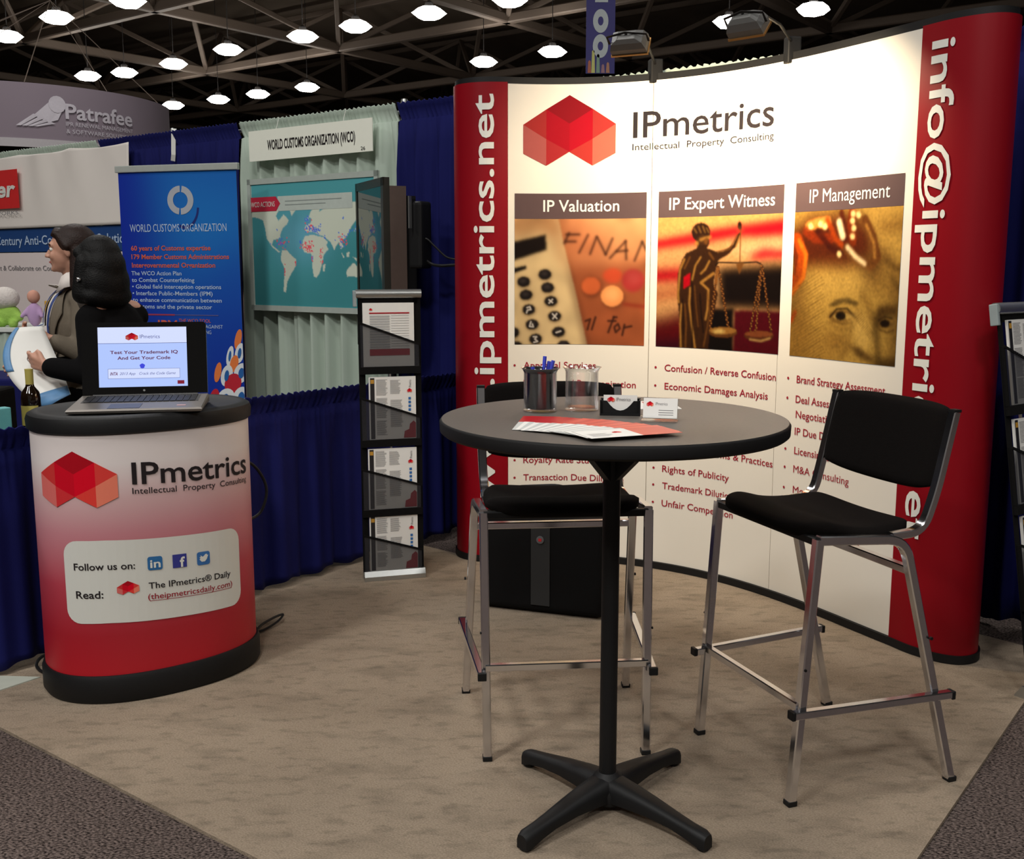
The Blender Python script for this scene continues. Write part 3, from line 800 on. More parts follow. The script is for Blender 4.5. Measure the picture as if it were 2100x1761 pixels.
lines(P3, [('Brand Strategy Assessment', 1.54, 2.037, .995, 1), ('Deal Assessment /', 1.539, 1.87, .908, 1), ('Negotiation', 1.543, 1.775, .842, 0), ('IP Due Diligence', 1.541, 1.86, .767, 1), ('Licensing Strategy Analysis', 1.543, 2.06, .682, 1), ('M&A Consulting', 1.542, 1.866, .600, 1), ('Monetization', 1.544, 1.816, .508, 1), ('Technology Transfer', 1.544, 1.942, .343, 1)], 1.49)

# halogen heads on arms
for k, ((a, b), q, lab) in enumerate(zip(HALO, (.71, 1.42), ('left halogen flood light on an arm over the display wall', 'right halogen flood light on an arm over the display wall'))):
    a = Vector(a); b = Vector(b); e = empty('flood_light', a, 0, lab, 'flood light', 'flood lights over the display wall')
    d = (b - a).normalized(); Q = d.to_track_quat('-Z', 'Y').to_matrix().to_4x4()
    def T(pts): return [Q @ Vector(p) for p in pts]
    # body: wedge shaped housing open towards -Z (the light)
    R = [T([(-x, -y, z), (x, -y, z), (x, y, z), (-x, y, z)]) for x, y, z in ((.072, .034, -.036), (.072, .036, -.01), (.062, .030, .018), (.036, .02, .034), (.03, .015, .036))]
    MB().rings(R, cap=True).build('housing', mat('lamp_grey', (112, 112, 110), .45, .4), e)
    MB().rings([T([(-x, -y, z), (x, -y, z), (x, y, z), (-x, y, z)]) for x, y, z in ((.076, .038, -.044), (.076, .038, -.036))]).build('rim', mat('brass_rim', (200, 150, 90), .3, .8), e)
    MB().rings([T([(-x, -y, z), (x, -y, z), (x, y, z), (-x, y, z)]) for x, y, z in ((.064, .027, -.048), (.064, .027, -.045))]).build('glass', emat('halogen_glass', (255, 226, 170), 6.0), e)
    hub = DW.at(q, ZT + .06, -.02)
    MB().tube([Vector((0, 0, 0)) + Q @ Vector((0, 0, .045)), (hub - a) * .25 + Vector((0, 0, .06)), (hub - a) * .7 + Vector((0, 0, .05)), hub - a], .006, 8).build('arm', M_dark, e, True)
    MB().sq([T([(-.08, 0, -.01)])[0], T([(-.08, 0, .03)])[0], T([(0, 0, .048)])[0], T([(.08, 0, .03)])[0], T([(.08, 0, -.01)])[0]], .010, .003).build('bracket', M_dark, e)

# ------------------------------------------------------------------ podium
KC = (-1.341, 3.803, .379, .275, .658, 2.25)
def kout(grow=0.0, n=120, half=None):
    cx, cy, a, b, th, e_ = KC; out = []
    ts = np.linspace(-math.pi, math.pi, n, endpoint=False) if half is None else np.linspace(*half, n)
    for t in ts:
        c, s_ = math.cos(t), math.sin(t)
        x = (a + grow) * math.copysign(abs(c) ** (2 / e_), c); y = (b + grow) * math.copysign(abs(s_) ** (2 / e_), s_)
        out.append((cx + x * math.cos(th) - y * math.sin(th), cy + x * math.sin(th) + y * math.cos(th)))
    return out
KT = Track(kout(0, 721, (-math.pi, 0)))
kz = lambda s_, z: (s_, z - .055 * max(0.0, s_ - .3))
pod = empty('podium', (0, 0, 0), 0, 'oval exhibition podium with white to red printed wrap', 'podium')
def ring(g, z, n=120): return [(x, y, z) for x, y in kout(g, n)]
m = bpy.data.materials.new('podium_wrap'); m.use_nodes = True; nt = m.node_tree
g = nt.nodes.new('ShaderNodeNewGeometry'); sx = nt.nodes.new('ShaderNodeSeparateXYZ'); cr = nt.nodes.new('ShaderNodeValToRGB')
nt.links.new(g.outputs['Position'], sx.inputs[0]); nt.links.new(sx.outputs[2], cr.inputs[0]); nt.links.new(cr.outputs[0], nt.nodes['Principled BSDF'].inputs['Base Color'])
els = cr.color_ramp.elements
els[0].position = .08; els[0].color = lin((176, 14, 30)); els[1].position = .84; els[1].color = lin((226, 216, 213))
for q, c in ((.24, (164, 24, 38)), (.42, (178, 62, 76)), (.60, (194, 128, 136)), (.72, (208, 172, 172))):
    x = els.new(q); x.color = lin(c)
nt.nodes['Principled BSDF'].inputs['Roughness'].default_value = .45
M_wrap = m
MB().rings([ring(0, z) for z in (.09, .3, .5, .7, .945)]).build('wrap', M_wrap, pod, True)
wrap = pod.children[0]
MB().rings([ring(.006, 0.001), ring(.012, .012), ring(.012, .082), ring(.006, .098), ring(-.004, .10)]).build('base', M_black, pod, True)
MB().rings([ring(.002, .938), ring(.010, .945), ring(.012, .975), ring(.006, .992), ring(-.008, 1.0), ring(-.035, 1.0), ring(-.042, .997)]).build('top', M_black, pod, True)
flatk = dict(zmap=kz)
logo('logo', KT, wrap, .068, .347, .693, .886, .0025)
flat_text('lettering', KT, M_lettd, wrap, 'IPmetrics', .393, .862, .772, .078, off=.0025, bold=.012, cut=.03, zmap=kz)
flat_text('lettering', KT, M_lettd, wrap, 'Intellectual  Property  Consulting', .392, .858, .738, .022, off=.0025, bold=.004, cut=.03, zmap=kz)
# white box with rounded corners
def roundrect(s0, s1, z0, z1, r, n=6):
    out = []
    for cx_, cz_, a0 in ((s1 - r, z1 - r, 0), (s0 + r, z1 - r, 90), (s0 + r, z0 + r, 180), (s1 - r, z0 + r, 270)):
        for k in range(n + 1):
            a = math.radians(a0 + 90 * k / n); out.append((cx_ + r * math.cos(a), cz_ + r * math.sin(a)))
    return out
def patch_poly(name, surf, pts, m_, parent, off, cut=.03, zmap=None):
    bm = bmesh.new(); bm.faces.new([bm.verts.new((x, y, 0)) for x, y in pts])
    c = [p_[0] for p_ in pts]; q = math.floor(min(c) / cut) * cut
    while q < max(c):
        bmesh.ops.bisect_plane(bm, geom=list(bm.verts) + list(bm.edges) + list(bm.faces), plane_co=(q, 0, 0), plane_no=(1, 0, 0)); q += cut
    bm.verts.index_update(); mb = MB(); vs = []
    for v in bm.verts:
        a, b = (v.co.x, v.co.y) if not zmap else zmap(v.co.x, v.co.y); vs.append(surf.at(a, b, off))
    mb.add(vs, [[v.index for v in f.verts] for f in bm.faces]); bm.free()
    return raw(name, mb, m_, parent)
patch_poly('white_box', KT, roundrect(.152, .79, .288, .579, .05), mat('box_white', (212, 212, 204), .5, var=.01), wrap, .002, zmap=kz)
flat_text('lettering', KT, M_lettd, wrap, 'Follow us on:', .188, .387, .477, .025, off=.0035, bold=.012, cut=.03, zmap=kz)
flat_text('lettering', KT, M_lettd, wrap, 'Read:', .190, .281, .378, .027, off=.0035, bold=.012, cut=.03, zmap=kz)
flat_text('lettering', KT, M_lettd, wrap, 'The IPmetrics\u00ae Daily', .428, .738, .402, .023, off=.0035, bold=.010, cut=.03, zmap=kz)
flat_text('lettering', KT, M_lettr, wrap, '(theipmetricsdaily.com)', .424, .744, .364, .021, off=.0035, bold=.008, cut=.03, zmap=kz)
raw('underline', quadpatch(MB(), KT, .430, .740, .3575, .3592, .0035, zmap=kz), M_lettr, wrap)
logo('logo', KT, wrap, .325, .397, .385, .432, .0035)
M_i1 = mat('icon_blue', (40, 104, 160), .4, var=.15, scale=60); M_i2 = mat('icon_navy', (50, 56, 140), .4, var=.03); M_i3 = mat('icon_steel', (52, 108, 172), .4, var=.15, scale=60)
for nm, c0, zc, mm in (('icon', .453, .491, M_i1), ('icon', .538, .490, M_i2), ('icon', .626, .488, M_i3)):
    patch_poly(nm, KT, roundrect(c0 - .025, c0 + .025, zc - .024, zc + .024, .001 if mm is M_i2 else .008, 3), mm, wrap, .0035, zmap=kz)
flat_text('lettering', KT, M_lettw, wrap, 'in', .436, .471, .476, .030, off=.0045, bold=.02, zmap=kz)
flat_text('lettering', KT, M_lettw, wrap, 'f', .538, .556, .469, .036, off=.0045, bold=.03, zmap=kz)
bird = [(-.017, -.002), (-.008, -.012), (.004, -.012), (.012, -.004), (.016, .006), (.019, .011), (.014, .010), (.013, .015), (.006, .014), (.002, .009), (-.004, .006), (-.012, .012), (-.011, .005), (-.016, .006), (-.012, -.001)]
patch_poly('icon', KT, [(.626 + x, .488 + y) for x, y in bird], M_lettw, wrap, .0045, zmap=kz)
# black strap loops and cords near the podium
def cord(name, pts, r, label, parent=None):
    P_ = crom([np.array(p_) for p_ in pts], 8)
    o = MB().tube([Vector(p_) for p_ in P_], r, 6).build(name, M_black, parent, True)
    if not parent: tag(o, label, 'cord')
    return o
cord('strap_loop', [(-1.075, 4.14, .012), (-1.05, 4.171, .02), (-1.03, 4.22, .03), (-1.0, 4.30, .03), (-.975, 4.33, .03), (-.985, 4.27, .02), (-1.02, 4.2, .012), (-1.06, 4.16, .008)], .005, 'thin black cord loop on the carpet right of the podium')
cord('strap_loop', [(-1.69, 3.78, .05), (-1.74, 3.80, .055), (-1.785, 3.82, .03), (-1.79, 3.80, .01), (-1.75, 3.75, .008), (-1.70, 3.72, .012)], .006, 'black cord loop at the left foot of the podium')
cord('side_cord', [(-1.10, 4.05, .76), (-1.045, 4.15, .72), (-1.01, 4.19, .66), (-.995, 4.20, .60), (-1.005, 4.19, .54), (-1.03, 4.17, .50), (-1.08, 4.08, .49)], .006, '', pod)

# ------------------------------------------------------------------ laptop
la = math.radians(11)
lap = empty('laptop', (-1.506, 3.53, 1.0), la, 'open silver black laptop showing a quiz slide on the podium', 'laptop')
M_lapg = mat('laptop_grey', (120, 114, 108), .4, .4, var=.05); M_lapd = mat('laptop_dark', (26, 26, 28), .35, var=.1); M_bez = mat('gloss_black', (8, 8, 9), .12, var=.05)
W_, D_ = .446, .285
base = MB()
base.rings([[(0.004, .004, .002), (W_ - .004, .004, .002), (W_, D_, .004), (0, D_, .004)], [(0, 0, .010), (W_, 0, .010), (W_, D_, .020), (0, D_, .020)], [(0.004, 0.004, .016), (W_ - .004, .004, .016), (W_ - .004, D_ - .002, .031), (.004, D_ - .002, .031)]]).build('base', M_lapg, lap)
sl = math.atan2(.015, D_)
def lz(y): return .016 + .015 * (y - .004) / D_
kb = MB()
MB().box((W_ / 2, .195, lz(.195) + .0004), (W_ - .05, .13, .001), rx=sl).build('keyboard_deck', M_lapd, lap)
for r_ in range(6):
    for c_ in range(17):
        y = .14 + r_ * .0215; x = .034 + c_ * .0222
        kb.box((x + .011, y, lz(y) + .0022), (.0195, .0185, .0025), rx=sl)
tag(kb.build('keys', mat('key_black', (34, 33, 35), .5), lap), kind='stuff')
MB().box((.185, .055, lz(.055) + .0006), (.105, .085, .001), rx=sl).build('touchpad', mat('touchpad', (62, 64, 78), .4), lap)
MB().box((.372, .05, lz(.05) + .0006), (.03, .014, .0008), rx=sl).build('sticker', mat('sticker', (200, 160, 160), .5), lap)
LPl = Plane((0.0, D_ - .004, .034), (1, 0, 0), (0, .16, 1)); lh = .262
V0 = lambda a, b, o_=0: LPl.at(a, b, o_)
R = [[V0(.004, 0, o_), V0(W_ - .004, 0, o_), V0(W_ - .004, lh - .008, o_), V0(W_ - .012, lh, o_), V0(.012, lh, o_), V0(.004, lh - .008, o_)] for o_ in (0, -.008)]
MB().rings(R).build('lid', M_bez, lap)
lid = [c for c in lap.children if c.name.startswith('lid')][0]
M_scr = emat('screen_glow', (172, 194, 250), .98); M_scrw = emat('screen_white', (205, 215, 255), 1.0); M_scrd = emat('screen_ink', (120, 20, 70), .5); M_scrg = emat('screen_grey_ink', (90, 100, 150), .6)
sx0, sx1, sy0, sy1 = .062, .372, .026, .244
raw('screen', quadpatch(MB(), LPl, sx0, sx1, sy0, sy1, .0008), M_scr, lid)
raw('slide_header', quadpatch(MB(), LPl, sx0, sx1, sy1 - .058, sy1, .0012), M_scrw, lid)
raw('slide_line', quadpatch(MB(), LPl, sx0, sx1, sy1 - .0595, sy1 - .058, .0014), M_scrg, lid)
logo('logo', LPl, lid, .158, .202, sy1 - .048, sy1 - .020, .0016)
flat_text('lettering', LPl, M_scrg, lid, 'IPmetrics', .208, .278, sy1 - .041, .014, off=.0016)
flat_text('lettering', LPl, M_scrd, lid, 'Test Your Trademark IQ', .103, .340, sy1 - .097, .012, off=.0016, bold=.02)
flat_text('lettering', LPl, M_scrd, lid, 'And Get Your Code', .128, .313, sy1 - .118, .012, off=.0016, bold=.02)
raw('slide_button', quadpatch(MB(), LPl, .094, .345, sy0 + .031, sy0 + .066, .0014), M_scrw, lid)
mb = MB()
for a, b, c_, d_ in ((.094, .345, .0305, .0315), (.094, .345, .0655, .0665), (.0935, .0945, .031, .066), (.3445, .3455, .031, .066)): quadpatch(mb, LPl, a, b, sy0 + c_, sy0 + d_, .0017)
raw('slide_button_outline', mb, M_scrg, lid)
flat_text('lettering', LPl, M_scrg, lid, '2013 App   Crack the Code Game', .134, .330, sy0 + .044, .010, off=.0018, shear=.3)
flat_text('lettering', LPl, M_scrd, lid, 'INTA', .101, .127, sy0 + .043, .012, off=.0018, bold=.02, shear=.3)
mb = MB(); mb.add([LPl.at(.214 + .009 * math.cos(a) * (1 + .2 * math.sin(5 * a)), sy0 + .076 + .009 * math.sin(a), .0018) for a in np.linspace(0, 6.28, 15)[:-1]], [tuple(range(14))]); raw('cursor', mb, emat('cursor_blue', (60, 70, 230), .8), lid)
raw('slide_tag', quadpatch(MB(), LPl, .336, .360, sy0 + .008, sy0 + .021, .0018), emat('tag_red', (150, 10, 50), .6), lid)
raw('maker_badge', MB().add([LPl.at(.218 + .004 * math.cos(a), .013 + .004 * math.sin(a), .0012) for a in np.linspace(0, 6.28, 11)[:-1]], [tuple(range(10))]), M_alu, lid)
MB().tube([V0(.04, -.004, -.004), V0(W_ - .04, -.004, -.004)], .006, 10).build('hinge', M_lapd, lap, True)

# ------------------------------------------------------------------ literature racks
M_film = glassy('smoky_film', (52, 52, 56), .58, .3)
M_mag = mat('magazine_black', (30, 28, 30), .5); M_gold = mat('gold_ink', (190, 140, 50), .5); M_magred = mat('magazine_red', (170, 30, 42), .5)


def make_rack(loc, rz, rx, label, grp, tilt_y=0.0, first=False):
    e = empty('literature_rack', loc, rz, label, 'rack'); e.rotation_euler = (rx, tilt_y, rz)
    Wd = .292
    MB().rings([[(-.006 * 0, y, z) for y, z in ((-.03, .0), (.05, .0), (.05, .012), (.02, .045), (-.018, .045), (-.03, .02))], [(Wd + .004, y, z) for y, z in ((-.03, .0), (.05, .0), (.05, .012), (.02, .045), (-.018, .045), (-.03, .02))]]).build('base_bar', M_alu, e)
    MB().tube([(-.012, 0, 1.366), (Wd + .002, 0, 1.366)], .021, 14).build('top_bar', M_alu, e, True)
    MB().box((-.016, .0, 1.345), (.016, .03, .075), bev=.004).build('end_cap', mat('clear_cap', (150, 160, 160), .3), e)
    MB().tube([(Wd / 2, .03, .03), (Wd / 2, .022, 1.36)], .006, 8).build('support_pole', M_alu, e, True)
    MB().box((.012, 0, .695), (.03, .003, 1.31)).box((Wd - .018, 0, .695), (.036, .003, 1.31)).box((Wd / 2, 0, 1.333), (Wd - .03, .003, .03)).build('side_band', M_blackmat, e)
    PZ = [(1.025, 1.235, 1.130, 1.325), (.680, .884, .785, .98), (.343, .544, .455, .64), (.040, .224, .135, .315)]
    for k, (z0, zl, zr, zt) in enumerate(PZ):
        MB().add([(.0, -.017, z0), (Wd - .012, -.017, z0), (Wd - .012, -.017, zr), (.0, -.017, zl)], [(0, 1, 2, 3)]).build('pocket_film', M_film, e)
        MB().sq([(-.002, -.017, zl), (Wd - .008, -.017, zr)], .003, .010).build('pocket_trim', M_blackmat, e)
        MB().box((Wd / 2 - .003, -.008, z0 - .014), (Wd - .006, .02, .034)).build('pocket_floor', M_blackmat, e)
        MB().box((.002, -.009, (z0 + zl) / 2), (.004, .016, zl - z0)).build('pocket_side', M_blackmat, e)
        MB().box((Wd - .012, -.009, (z0 + zr) / 2), (.004, .016, zr - z0)).build('pocket_side', M_blackmat, e)
    return e, PZ


def brochure_in(e, Z, k, rackname, lab):
    z0, zl, zr, zt = Z
    b = empty('brochure', (0, 0, 0), 0, lab, 'brochure')
    b.matrix_world = e_mw(e)
    x0, x1 = (.018, .258) if k == 0 else ((.040, .262) if k == 1 else (.030, .262))
    zz0 = z0 + .004; zz1 = zt
    MB().box(((x0 + x1) / 2, -.008, (zz0 + zz1) / 2), (x1 - x0, .008, zz1 - zz0)).build('pages', M_paper, b)
    S = Plane((x0, -.0125, zz0), (1, 0, 0), (0, 0, 1), (0, -1, 0)); w_ = x1 - x0; h_ = zz1 - zz0
    if k == 0:
        raw('printed_rule', quadpatch(MB(), S, .03, w_ - .022, h_ - .050, h_ - .044), M_magred, b)
        raw('printed_block', quadpatch(MB(), S, .03, w_ - .022, .052, .082), M_magred, b)
        mb = MB(); y = h_ - .056
        for r_ in range(14):
            quadpatch(mb, S, .032, .125, y - .010, y - .002, .0006); quadpatch(mb, S, .132, w_ - .024, y - .004, y - .002, .0006); y -= .0118
        tag(raw('printed_text', mb, mat('form_grey', (176, 176, 174), .6), b), kind='stuff')
        logo('logo', S, b, .03, .045, h_ - .036, h_ - .024, .001)
    else:
        raw('spine_print', quadpatch(MB(), S, .006, .026, .004, h_ - .004, .0006), M_mag, b)
        raw('emblem_print', quadpatch(MB(), S, .008, .024, h_ - .03, h_ - .012, .0012), M_gold, b)
        mb = MB(); rr = random.Random(k)
        for c0, c1, y0, y1 in ((.034, .088, h_ - .085, h_ - .012), (.100, .150, h_ - .080, h_ - .016), (.034, .088, .10, h_ - .10), (.10, .16, .06, h_ - .11), (.034, .085, .02, .09)):
            y = y1
            while y > y0:
                quadpatch(mb, S, c0, c1 - rr.random() * .012, y - .0016, y, .0006); y -= .0048
        tag(raw('printed_text', mb, M_grey_ink, b), kind='stuff')
        logo('logo', S, b, w_ - .042, w_ - .018, h_ - .076, h_ - .056, .0012)
        flat_text('lettering', S, M_grey_ink, b, 'IPmetrics', h_ - .052, h_ - .016, w_ - .022, .012, off=.001, rot=90)
        mb = MB(); polypatch(mb, S, [(w_ - .060, .004), (w_ - .002, .004), (w_ - .002, .075), (w_ - .012, .085), (w_ - .030, .070), (w_ - .034, .045), (w_ - .056, .036)], .0008); raw('printed_shape', mb, M_magred, b)
        mb = MB()
        for q in range(4): quadpatch(mb, S, w_ - .036, w_ - .024, h_ - .110 - q * .018, h_ - .098 - q * .018, .001)
        raw('icon_print', mb, M_i3, b)
    return b


def e_mw(e):
    return Matrix.Translation(e.location) @ e.rotation_euler.to_matrix().to_4x4()


NM = ('topmost', 'second', 'third', 'lowest')
e, PZ = make_rack((-.711, 4.919, .001), math.atan2(.081, .28), 0, 'slim black four pocket literature rack with silver bars beside the blue drape', None)
for k in range(4):
    brochure_in(e, PZ[k], k, '', ('%s brochure with red ruled form in the rack beside the blue rail drape' if k == 0 else '%s magazine lying sideways in the rack beside the blue rail drape') % NM[k])
e2, PZ = make_rack((1.80, 3.50, .001), math.atan2(.6, .8), math.radians(-9.0), 'second literature rack cut by the right edge behind the red end', None)
for k in range(3):
    brochure_in(e2, PZ[k], k + 1 if k == 0 else k + 1, '', '%s brochure in the rack cut by the right edge' % NM[k])

# ------------------------------------------------------------------ bar table
TX, TY, TZ = .268, 2.785, 1.10
tb = empty('bar_table', (TX, TY, 0), 0, 'round black bar height table on a four armed base', 'table')
M_top = mat('table_laminate', (92, 86, 80), .55, var=.12, scale=90, bump=.05, bscale=300, spec=.35)
M_edge = mat('table_edge', (20, 19, 19), .6, var=.1, spec=.2)
MB().lathe([(0.001, TZ - .002), (.452, TZ - .002), (.4545, TZ), (0.001, TZ)][1:3] + [(.001, TZ)], n=96, cap=False).build('tabletop', M_top, tb)
MB().lathe([(.001, TZ - .036), (.452, TZ - .036), (.459, TZ - .030), (.460, TZ - .006), (.456, TZ - .0005), (.4545, TZ - .0001)], n=96, cap=False).build('edge_band', M_edge, tb, True)
MB().lathe([(.024, .07), (.0235, TZ - .04)], n=24).build('column', M_black, tb, True)
mb = MB()
for k in range(4):
    a = math.radians(45 + 90 * k); d = Vector((math.cos(a), math.sin(a), 0)); s_ = Vector((-d.y, d.x, 0))
    mb.rings([[d * .02 + s_ * y + Vector((0, 0, z)) for y, z in ((-.012, TZ - .17), (.012, TZ - .17), (.012, TZ - .037), (-.012, TZ - .037))], [d * .15 + s_ * y + Vector((0, 0, z)) for y, z in ((-.012, TZ - .046), (.012, TZ - .046), (.012, TZ - .037), (-.012, TZ - .037))]])
mb.build('bracket', M_black, tb)
MB().lathe([(.028, .012), (.058, .02), (.062, .05), (.05, .075), (.034, .092), (.027, .10)], n=32).build('hub', M_black, tb, True)
for fx, fy in ((-.232, -.236), (.228, -.236), (-.216, .228), (.222, .236)):
    F = Vector((fx, fy, 0)); L_ = F.length; d = F.normalized(); s_ = Vector((-d.y, d.x, 0)); R = []
    for t, wdt, zt, zb in ((.03, .040, .090, .030), (.09, .036, .084, .034), (.16, .030, .075, .036), (.24, .024, .062, .030), (.29, .022, .055, .020), (L_, .022, .052, .010), (L_ + .016, .017, .045, .006)):
        c = d * t; h = (zt - zb)
        R.append([c + s_ * (wdt * a_) + Vector((0, 0, zb + h * b_)) for a_, b_ in ((-1, 0), (1, 0), (1, .6), (.78, .9), (.3, 1), (-.3, 1), (-.78, .9), (-1, .6))])
    o = MB().rings(R).build('base_leg', M_black, tb, True, angle=50)
    MB().lathe([(.014, .0), (.017, .004), (.015, .02)], c=(F.x, F.y, 0.0005), n=14).build('glide', M_black, o)

# things on the table
M_clear = bpy.data.materials.new('clear_acrylic'); M_clear.use_nodes = True; nt = M_clear.node_tree
b_ = nt.nodes['Principled BSDF']; b_.inputs['Base Color'].default_value = (.92, .93, .95, 1); b_.inputs['Roughness'].default_value = .06; b_.inputs['IOR'].default_value = 1.2
tr = nt.nodes.new('ShaderNodeBsdfTransparent'); mx = nt.nodes.new('ShaderNodeMixShader'); fr = nt.nodes.new('ShaderNodeLayerWeight'); fr.inputs[0].default_value = .35
rm = nt.nodes.new('ShaderNodeMapRange'); rm.inputs[3].default_value = .05; rm.inputs[4].default_value = .7
nt.links.new(fr.outputs['Facing'], rm.inputs[0]); nt.links.new(rm.outputs[0], mx.inputs[0]); gl = nt.nodes.new('ShaderNodeBsdfGlossy'); gl.inputs['Roughness'].default_value = .12; gl.inputs['Color'].default_value = (.9, .92, .95, 1); nt.links.new(tr.outputs[0], mx.inputs[1]); nt.links.new(gl.outputs[0], mx.inputs[2])
nt.links.new(mx.outputs[0], nt.nodes['Material Output'].inputs[0])
def cup(loc, label, inner):
    e = empty('pen_cup' if inner else 'clear_cup', loc, 0, label, 'cup')
    MB().lathe([(.001, .001), (.043, .001), (.047, .004), (.046, .012), (.0455, .108), (.049, .116), (.054, .121), (.052, .1215), (.0465, .116), (.0435, .108), (.0435, .010), (.001, .008)], n=40, cap=False).build('shell', M_clear, e, True)
    if inner: MB().lathe([(.001, .010), (.041, .010), (.0425, .105), (.050, .119), (.049, .120), (.0415, .105), (.040, .013), (.001, .013)], n=40, cap=False).build('liner', M_black, e, True)
    return e
cup((.078, 2.900, TZ), 'clear cup with black liner holding blue pens on the bar table', True)
cup((.194, 2.920, TZ), 'empty clear plastic cup on the bar table', False)
M_pen = mat('pen_blue', (30, 40, 170), .35); M_pent = mat('pen_tip', (70, 80, 200), .3)
for k, (dx, dy, lx, ly, h, lab) in enumerate(((.004, .012, .012, .022, .150, 'upright blue pen in the middle of the black lined cup'), (.020, .0, .030, .008, .140, 'blue pen leaning to the right rim of the black lined cup'), (.012, .02, .022, .030, .135, 'blue pen at the back of the black lined cup'), (-.012, .004, -.018, .01, .122, 'short blue pen at the left of the black lined cup'))):
    e = empty('pen', (.078 + dx * .3, 2.900 + dy * .3, TZ + .013), 0, lab, 'pen', 'blue pens in the cup')
    top = Vector((lx, ly, h - .013)); MB().tube([(0, 0, 0), top * .8], .0045, 8).build('barrel', M_pen, e, True)
    MB().tube([top * .78, top], .0055, 8).sq([top * .99 + Vector((0, -.007, 0)), top * .72 + Vector((0, -.007, 0))], .003, .002).build('cap', M_pent, e, True)
# black business card holder
ch = empty('card_holder', (.292, 2.828, TZ), math.radians(-8), 'black desk holder with white business cards on the bar table', 'card holder')
W2_ = .054
def hold(w_, zt, dip, y0, y1):
    n = 12; R = []
    for i in range(n + 1):
        x = -w_ + 2 * w_ * i / n; k = abs(x) / w_
        zz = zt - dip * max(0, math.cos(min(1, k / .62) * math.pi / 2)) ** .7 if k < .62 else zt
        r_ = y0 + .006 * k * k
        R.append([(x, r_, .0), (x, r_, zz), (x, r_ + .0025, zz), (x, r_ + .0025, .0)])
    return MB().rings(R)
hold(W2_, .040, .026, -.018, 0).build('front_wall', M_black, ch, True)
MB().box((0, .016, .022), (.108, .003, .044), bev=.001).box((-.0525, -.002, .021), (.003, .036, .042)).box((.0525, -.002, .021), (.003, .036, .042)).box((0, -.001, .003), (.106, .036, .006)).build('back_wall', M_black, ch)
c1 = empty('business_cards', (.292, 2.828, TZ), math.radians(-8), 'stack of white business cards in the black holder', 'business cards')
MB().box((0, -.001, .030), (.090, .012, .048), rx=-.12).build('cards', M_paper, c1)
SP = Plane((-.045, -.0105, .0065), (1, 0, 0), (0, .12, 1), (0, -1, .12)); logo('logo', SP, c1, .010, .030, .030, .044, .001)
flat_text('lettering', SP, M_grey_ink, c1, 'IPmetrics', .034, .072, .033, .009, off=.001)
# clear card holder, leaning
c2 = empty('card_stand', (.382, 2.710, TZ), math.radians(-14), 'clear acrylic stand with business cards at the right on the bar table', 'card holder')
MB().sq([(0, -.022, .016), (0, -.020, .003), (0, .018, .003), (0, .034, .058)], .094, .0025, up=(0, 0, 1)).build('stand', M_clear, c2)
c3 = empty('business_cards', (.382, 2.710, TZ), math.radians(-14), 'slanted business cards in the clear acrylic stand', 'business cards')
MB().box((0, .014, .032), (.088, .007, .052), rx=math.radians(-17)).build('cards', M_paper, c3)
SP = Plane((-.044, .0035, .0055), (1, 0, 0), (0, .29, .957), (0, -.957, .29)); logo('logo', SP, c3, .008, .026, .032, .046, .0016)
flat_text('lettering', SP, M_grey_ink, c3, 'IPmetrics', .031, .062, .036, .008, off=.0016)
mb = MB()
for q in range(3): quadpatch(mb, SP, .040, .078, .010 + q * .006, .0115 + q * .006, .0016)
raw('printed_text', mb, M_grey_ink, c3)
# flat leaflet behind the holders
lf = empty('leaflet', (.370, 3.02, TZ), math.radians(2), 'white leaflet with red print lying behind the card holders', 'leaflet')
MB().box((0, 0, .0012), (.205, .17, .0018)).build('sheet', M_paper, lf)
LP_ = Plane((-.1025, -.085, .0022), (1, 0, 0), (0, 1, 0)); raw('printed_block', quadpatch(MB(), LP_, .115, .165, .03, .15, .0003), M_magred, lf)
flat_text('lettering', LP_, M_lettw, lf, 'IP', .12, .16, .05, .05, off=.0006, bold=.02)

